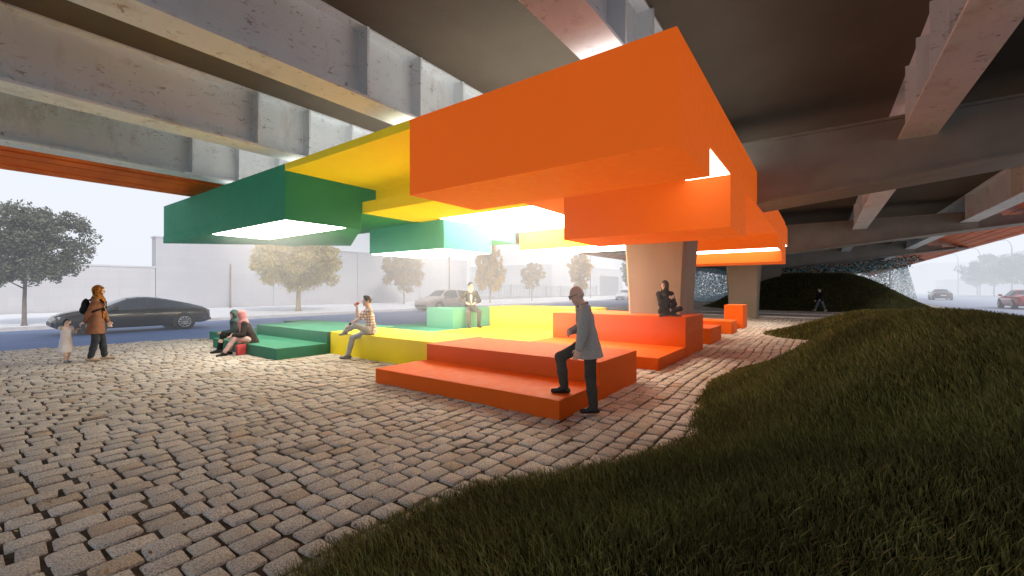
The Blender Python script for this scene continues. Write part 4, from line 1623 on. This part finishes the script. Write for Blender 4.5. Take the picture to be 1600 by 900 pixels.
# positions in his frame: x right (away from the photograph's viewer side), y forward
E_ = dict(fem=False, pelvis=(0, .02, .965), up=(.0, .10, 1), hunch=.02, yaw=0.0, pitch=-.40, headoff=(0, .045, -.035),
          rfoot=(.10, .34, .335), lfoot=(-.10, -.03, .085), rknee=(.1, 1, .2), lknee=(0, 1, .05),
          lhand=(-.25, .20, .86), lelbow=(-.3, -1, .1), lcurl=.35, lhdir=(.05, .35, -1), lhpalm=(.9, -.2, 0),
          rhand=(.10, .27, 1.10), relbow=(.6, -.6, -.5), rhdir=(-.8, .35, .0), rhpalm=(0, -1, -.3), rcurl=1.0,
          ltoe=(-.05, 1, 0), rtoe=(.0, 1, 0), trousers=M_char, legw=1.08, hem=.02, fringe=plain('thin_grey_hair', (.60, .48, .41), .6, .2, 40), glasses=True, skin=M_skin,
          collar=cloth('blue_grey_shirt', (.12, .15, .20)), tops=[('shirt', MATS['blue_grey_shirt'], -.002, .4, .05, 0, 0), ('jacket', M_jack, .026, .96, .20, .03, .42)], hemoff=(0, .0, 0))
person('old bald man in grey jacket and dark trousers stepping up onto the front orange step', (lx, ly, 0), fa, 1.74, E_)

# woman and child hand in hand
lx, ly = px(150, 10.0)
M_scarf = print_mat('orange_print_scarf', [(.40, (.02, .012, .01)), (.45, (.40, .15, .025)), (.52, (.52, .22, .04)), (.56, (.05, .02, .015)), (.62, (.42, .15, .03))], 9)
E_ = dict(fem=True, pelvis=(0, 0, .94), up=(0, .04, 1), yaw=-.05, rfoot=(.07, -.08, .09), lfoot=(-.06, .14, .085), rtoe=(.1, 1, -.1), ltoe=(-.1, 1, 0),
          rhand_w=(*px(128.0, 9.86), .775), relbow=(.7, -.5, -.4), rhdir=(-.1, -.8, -.45), rhpalm=(-.4, .3, -.8), rcurl=.7, lhand=(-.20, .20, .80), lelbow=(-.6, -.7, 0), lcurl=.6,
          trousers=cloth('dark_denim', (.045, .05, .058)), legw=1.02, tops=[('tunic', cloth('rust_brown_cotton', (.25, .115, .065)), .006, .97, .30, .03, 0)],
          cover=(M_scarf, .44), peek=M_hairk, bag=M_blackc, shoe=plain('tan_leather', (.42, .31, .22), .5, .1, 8), skin=M_skinp)
RGT = LEFT + math.pi
wmn = person('woman in orange patterned headscarf and brown tunic leading a child by the hand', (lx, ly, 0), RGT + .58, 1.76, E_)
lx, ly = px(103, 9.72)
M_dress = cloth('white_cotton', (.74, .71, .72), .06)
E_ = dict(fem=True, pelvis=(0, 0, .93), up=(0, .02, 1), yaw=-.1, rfoot=(.07, .09, .085), lfoot=(-.07, -.03, .085),
          lhand_w=(*px(119.5, 9.84), .752), lelbow=(-.6, -.3, -.8), lhdir=(-.75, .3, .3), lhpalm=(.2, .3, -.8), lcurl=.6,
          rhand=(.07, .235, 1.56), relbow=(.95, .25, -.6), rhdir=(-.7, -.1, .6), rhpalm=(0, -1, .0), rcurl=.2,
          legw=.8, tops=[('dress', M_dress, .022, .12, .50, .075, 0)], hair=M_hairk, long=.13, shoe=plain('grey_canvas', (.20, .22, .25), .8, .2, 12), skin=M_skinp)
person('small dark-haired child in a white dress shading her eyes with one hand', (lx, ly, 0), RGT - .25, 1.0, dict(E_), .0055)

# two women sitting on the green step (they face out over its front edge)
FRONT = math.pi                      # towards -X
SEAT = dict(fem=True, pelvis=(0, 0, .39), rknee=(0, 1, 1), lknee=(0, 1, 1))
E_ = dict(SEAT, up=(0, .12, 1), hunch=.02, yaw=.55, pitch=-.20, pelvis=(0, -.08, .375), rfoot=(.02, .36, .085), lfoot=(-.16, .42, .085), rhand=(.06, .28, .56), lhand=(-.02, .32, .56),
          rhdir=(-.5, .8, -.1), lhdir=(.6, .7, -.1), rhpalm=(0, 0, -1), lhpalm=(0, 0, -1),
          trousers=M_blackc, legw=.78, tops=[('tunic', cloth('dark_green_knit', (.05, .075, .075)), .016, .97, .10, .03, 0)], cover=(cloth('teal_scarf', (.055, .105, .10)), .25), peek=M_hairk, skin=M_skinp)
person('woman in a dark teal headscarf sitting on the green step, nearer the road', (4.93, 12.85, 0), FRONT - .35, 1.66, E_)
E_ = dict(SEAT, up=(0, .22, 1), hunch=.045, round=.03, yaw=-.45, pitch=-.30, pelvis=(0, -.10, .375), rfoot=(.09, .40, .085), lfoot=(-.13, .55, .085), rhand=(.02, .33, .50), lhand=(-.08, .36, .50),
          rhdir=(-.6, .7, -.2), lhdir=(.6, .7, -.2), rhpalm=(0, 0, -1), lhpalm=(0, 0, -1), ltoe=(-.1, 1, -.1),
          trousers=cloth('pale_pink_cotton', (.58, .41, .40)), legw=.92, tops=[('blouse', MATS['pale_pink_cotton'], .006, .9, .05, .0, 0), ('jacket', cloth('dark_brown_jacket', (.045, .036, .034)), .024, .93, .17, .03, 0)],
          cover=(cloth('pink_scarf', (.60, .27, .28)), .30), peek=None, skin=M_skinp)
person('woman in a pink headscarf and dark jacket sitting on the green step', (4.95, 12.22, 0), FRONT - .15, 1.70, E_)
bx_, by_ = 4.72, 12.0
b = empty('bag', (bx_, by_, 0), .3, 'red shopping bag standing on the cobbles beside the woman in pink', 'bag')
M_red = plain('red_bag_paper', (.50, .06, .07), .6, .12, 5, .2, 20)
m = MB(); m.add([(-.11, -.05, 0), (.11, -.05, 0), (.11, .05, 0), (-.11, .05, 0), (-.13, -.035, .27), (.13, -.035, .27), (.13, .035, .27), (-.13, .035, .27)],
                [(3, 2, 1, 0), (0, 1, 5, 4), (1, 2, 6, 5), (2, 3, 7, 6), (3, 0, 4, 7), (4, 5, 6, 7)])
m.build('bag_body', M_red, b, bevel=.008)
for yy in (-.03, .03):
    m = MB(); m.tube([(-.06, yy, .26), (-.05, yy, .34), (0, yy, .37), (.05, yy, .34), (.06, yy, .26)], .006, 6); m.build('handle', M_red, b, smooth=True)

# man drinking, ankle over knee, on the yellow platform
M_den = cloth('pale_grey_denim', (.38, .41, .45))
M_check = check_mat()
hx, hy = 6.30, 8.98
E_ = dict(fem=False, pelvis=(0, -.10, .66), up=(0, .06, 1), hunch=.015, yaw=.12, pitch=.06, rfoot=(.10, .40, .085), rknee=(.05, 1, .8),
          lfoot=(.12, .46, .64), lknee=(-.55, .75, .5), ltoe=(.75, .55, -.2), lhand=(-.10, .40, .80), lelbow=(-.7, -.4, -.3), lhdir=(.3, .7, -.6), lhpalm=(.3, -.2, -1), lcurl=.4,
          rhand=(.045, .205, 1.185), relbow=(.55, .10, -.9), rhdir=(-.55, .05, .75), rhpalm=(-.25, .95, .1), rcurl=.85, rthumb=-1,
          soledir=[(0, 0, -1), (-.25, .15, -1)], trousers=M_den, legw=.95, hem=.06, tops=[('shirt', M_check, .016, .42, .07, .02, 0)], belt=M_blackc, collar=M_check, watch=-1,
          hair=M_hairk, quiff=True, skin=M_skinp, shoe=plain('grey_trainer', (.20, .205, .21), .7, .3, 24))
dr = person('young man in checked shirt and pale jeans drinking on the yellow platform', (hx, hy, 0), FRONT - .50, 1.80, E_)
# red can held at his mouth
q = dr
wloc = q['wr'][1] + vec(-.042, .012, .098) * q['s']
Mz = Matrix.Translation(q['loc']) @ Matrix.Rotation(q['rz'], 4, 'Z')
cw = Mz @ Vector(wloc)
can = empty('drink_can', cw, q['rz'], 'small red drink can held to the mouth of the man in the checked shirt', 'can')
can.rotation_euler = (R_(55), 0, q['rz'])
m = MB(); m.tube([(0, 0, -.06), (0, 0, -.052), (0, 0, .05), (0, 0, .06)], [.026, .033, .033, .027], 18)
m.build('can_body', plain('red_can_metal', (.55, .03, .03), .3, .1, 5, metal=.3), can, smooth=False)
m = MB(); m.tube([(0, 0, .0601), (0, 0, .0625)], [.026, .025], 18); m.build('lid', M_rim, can)

# man in dark jacket on the teal block, feet on the yellow platform
sx_, sy_ = 12.15, 10.80
E_ = dict(fem=False, pelvis=(0, -.02, .63), up=(0, .02, 1), yaw=.35, rfoot=(.16, .36, .085), lfoot=(-.17, .34, .085), rknee=(.25, 1, .7), lknee=(-.25, 1, .7),
          rhand=(.20, .24, .79), lhand=(-.08, .28, .79), relbow=(.9, -.5, -.1), lelbow=(-.9, -.5, -.1), rhdir=(-.4, .9, -.2), lhdir=(.7, .6, -.2), rhpalm=(0, 0, -1), lhpalm=(0, 0, -1),
          trousers=M_char, legw=1.05, tops=[('shirt', cloth('pale_blue_shirt', (.50, .52, .55)), .000, .4, .04, 0, 0), ('jacket', cloth('dark_olive_jacket', (.05, .046, .038)), .022, .95, .12, .02, .95)],
          collar=MATS['pale_blue_shirt'], hair=M_hairk, skin=M_skinp, glasses=True)
person('man in a dark jacket and glasses sitting on the teal block', (sx_, sy_, .25), -math.pi / 2 - .55, 2.06, E_, .008)

# hooded figure cross-legged on the orange back block
E_ = dict(fem=True, pelvis=(0, 0, .11), up=(0, .03, 1), yaw=-1.0, rfoot=(-.12, .27, .06), lfoot=(.14, .24, .07), rknee=(1, .35, .35), lknee=(-1, .35, .35), rtoe=(-.8, .4, 0), ltoe=(.8, .4, 0),
          rhand=(-.03, .20, .44), relbow=(.9, -.3, -.5), lhand=(-.05, .25, .18), lelbow=(-.9, -.3, -.3), rhdir=(-.6, .4, .5), rhpalm=(0, -1, 0), lhdir=(.6, .6, -.1), lhpalm=(0, 0, -1),
          trousers=M_blackc, legw=.9, tops=[('hooded_top', cloth('black_jersey', (.018, .018, .02)), .022, .98, .0, .0, 0)], cover=(MATS['black_jersey'], .0), covername='hood', skin=M_skinp,
          peek=plain('brown_hair', (.14, .07, .045), .5, .3, 30), shoe=plain('black_white_trainer', (.10, .10, .10), .6, .6, 30))
person('person in a black hooded top sitting cross-legged on the orange back block', (11.35, 3.32, .99), TOCAM + .1, 1.72, E_)

# walking man far back by the dark mound
lx, ly = px(1282, 31.6)
E_ = dict(fem=False, pelvis=(0, 0, .93), up=(0, .05, 1), yaw=0, rfoot=(.08, .36, .09), lfoot=(-.08, -.33, .11), ltoe=(0, 1, -.4), rtoe=(0, 1, .25),
          rhand=(.28, .16, .86), lhand=(-.26, .20, .92), relbow=(.3, -1, 0), lelbow=(-.3, -1, 0), trousers=cloth('blue_denim', (.12, .16, .22)), legw=1.0,
          tops=[('jacket', cloth('near_black_coat', (.014, .014, .016)), .024, .95, .14, .02, 0)], hair=M_hairk, skin=M_skinp, shoe=MATS['tan_leather'])
person('man in a dark coat and blue jeans walking past the far grass mound', (lx, ly, 0), LEFT, 1.76, E_, .01)
# ------------------------------------------------------------------ camera, sky, sun, haze
cam = bpy.data.cameras.new('camera')
co_ = bpy.data.objects.new('camera', cam)
C.objects.link(co_)
co_.location = (0, 0, CAMH)
co_.rotation_euler = (R_(90), 0, TH - R_(90))
cam.sensor_width = 36
cam.lens = FOC / 1600 * 36
cam.shift_y = 2 / 1600
cam.clip_start = .05
cam.clip_end = 3000
sc.camera = co_
w = bpy.data.worlds.new('World')
sc.world = w
w.use_nodes = True
wn = w.node_tree
bg = wn.nodes['Background']
sky = wn.nodes.new('ShaderNodeTexSky')
sky.sky_type = 'NISHITA'
sky.sun_disc = False
SUN_EL, SUN_AZ = R_(36), R_(-104)
sky.sun_elevation = SUN_EL
sky.altitude = 50
sky.air_density = 1.3
sky.dust_density = 4.0
sky.ozone_density = 1.2
sun_dir = Vector((math.cos(SUN_EL) * math.cos(SUN_AZ), math.cos(SUN_EL) * math.sin(SUN_AZ), math.sin(SUN_EL)))
sky.sun_rotation = math.atan2(sun_dir.x, sun_dir.y)
wn.links.new(sky.outputs[0], bg.inputs[0])
bg.inputs[1].default_value = .15
sl = bpy.data.lights.new('sun', 'SUN')
sl.energy = 5.0
sl.angle = R_(8)
sl.color = (1, .95, .88)
so_ = bpy.data.objects.new('sun', sl)
C.objects.link(so_)
so_.rotation_euler = sun_dir.to_track_quat('Z', 'Y').to_euler()


def haze(y0, y1, dens, col, zt=70):
    m = bpy.data.materials.new('thin_white_haze')
    m.use_nodes = True
    t = m.node_tree
    t.nodes.remove(t.nodes['Principled BSDF'])
    a = t.nodes.new('ShaderNodeVolumeAbsorption')
    a.inputs['Color'].default_value = (0, 0, 0, 1)
    a.inputs['Density'].default_value = dens
    e = t.nodes.new('ShaderNodeEmission')
    e.inputs['Color'].default_value = (*col, 1)
    e.inputs['Strength'].default_value = dens
    s = t.nodes.new('ShaderNodeAddShader')
    t.links.new(a.outputs[0], s.inputs[0]); t.links.new(e.outputs[0], s.inputs[1])
    t.links.new(s.outputs[0], t.nodes['Material Output'].inputs['Volume'])
    m.cycles.homogeneous_volume = True
    o = box('haze', -250, 700, y0, y1, -.5, zt, m)
    return tag(o, kind='stuff')


haze(17.2, 400, .0095, (.89, .93, 1.01))
haze(-500, -9.5, .0095, (.89, .93, 1.01))
m = bpy.data.materials.new('lamp_bloom_mist')
m.use_nodes = True
t = m.node_tree
t.nodes.remove(t.nodes['Principled BSDF'])
a = t.nodes.new('ShaderNodeVolumeScatter')
a.inputs['Color'].default_value = (1, 1, 1, 1)
a.inputs['Density'].default_value = .025
a.inputs['Anisotropy'].default_value = .35
t.links.new(a.outputs[0], t.nodes['Material Output'].inputs['Volume'])
m.cycles.homogeneous_volume = True
tag(box('bloom_mist', 4.3, 13.5, 2.5, 17.0, .6, 4.70, m), kind='stuff')  # volume added to give the light panels a bloom
sc.cycles.volume_bounces = 0
sc.render.engine = 'CYCLES'
sc.cycles.use_denoising = True
sc.cycles.max_bounces = 8
sc.cycles.diffuse_bounces = 5
sc.cycles.glossy_bounces = 3
sc.cycles.transmission_bounces = 4
sc.cycles.transparent_max_bounces = 8
sc.cycles.sample_clamp_indirect = 6
sc.view_settings.view_transform = 'Standard'
sc.view_settings.look = 'None'
sc.view_settings.exposure = 0
sc.view_settings.gamma = 1
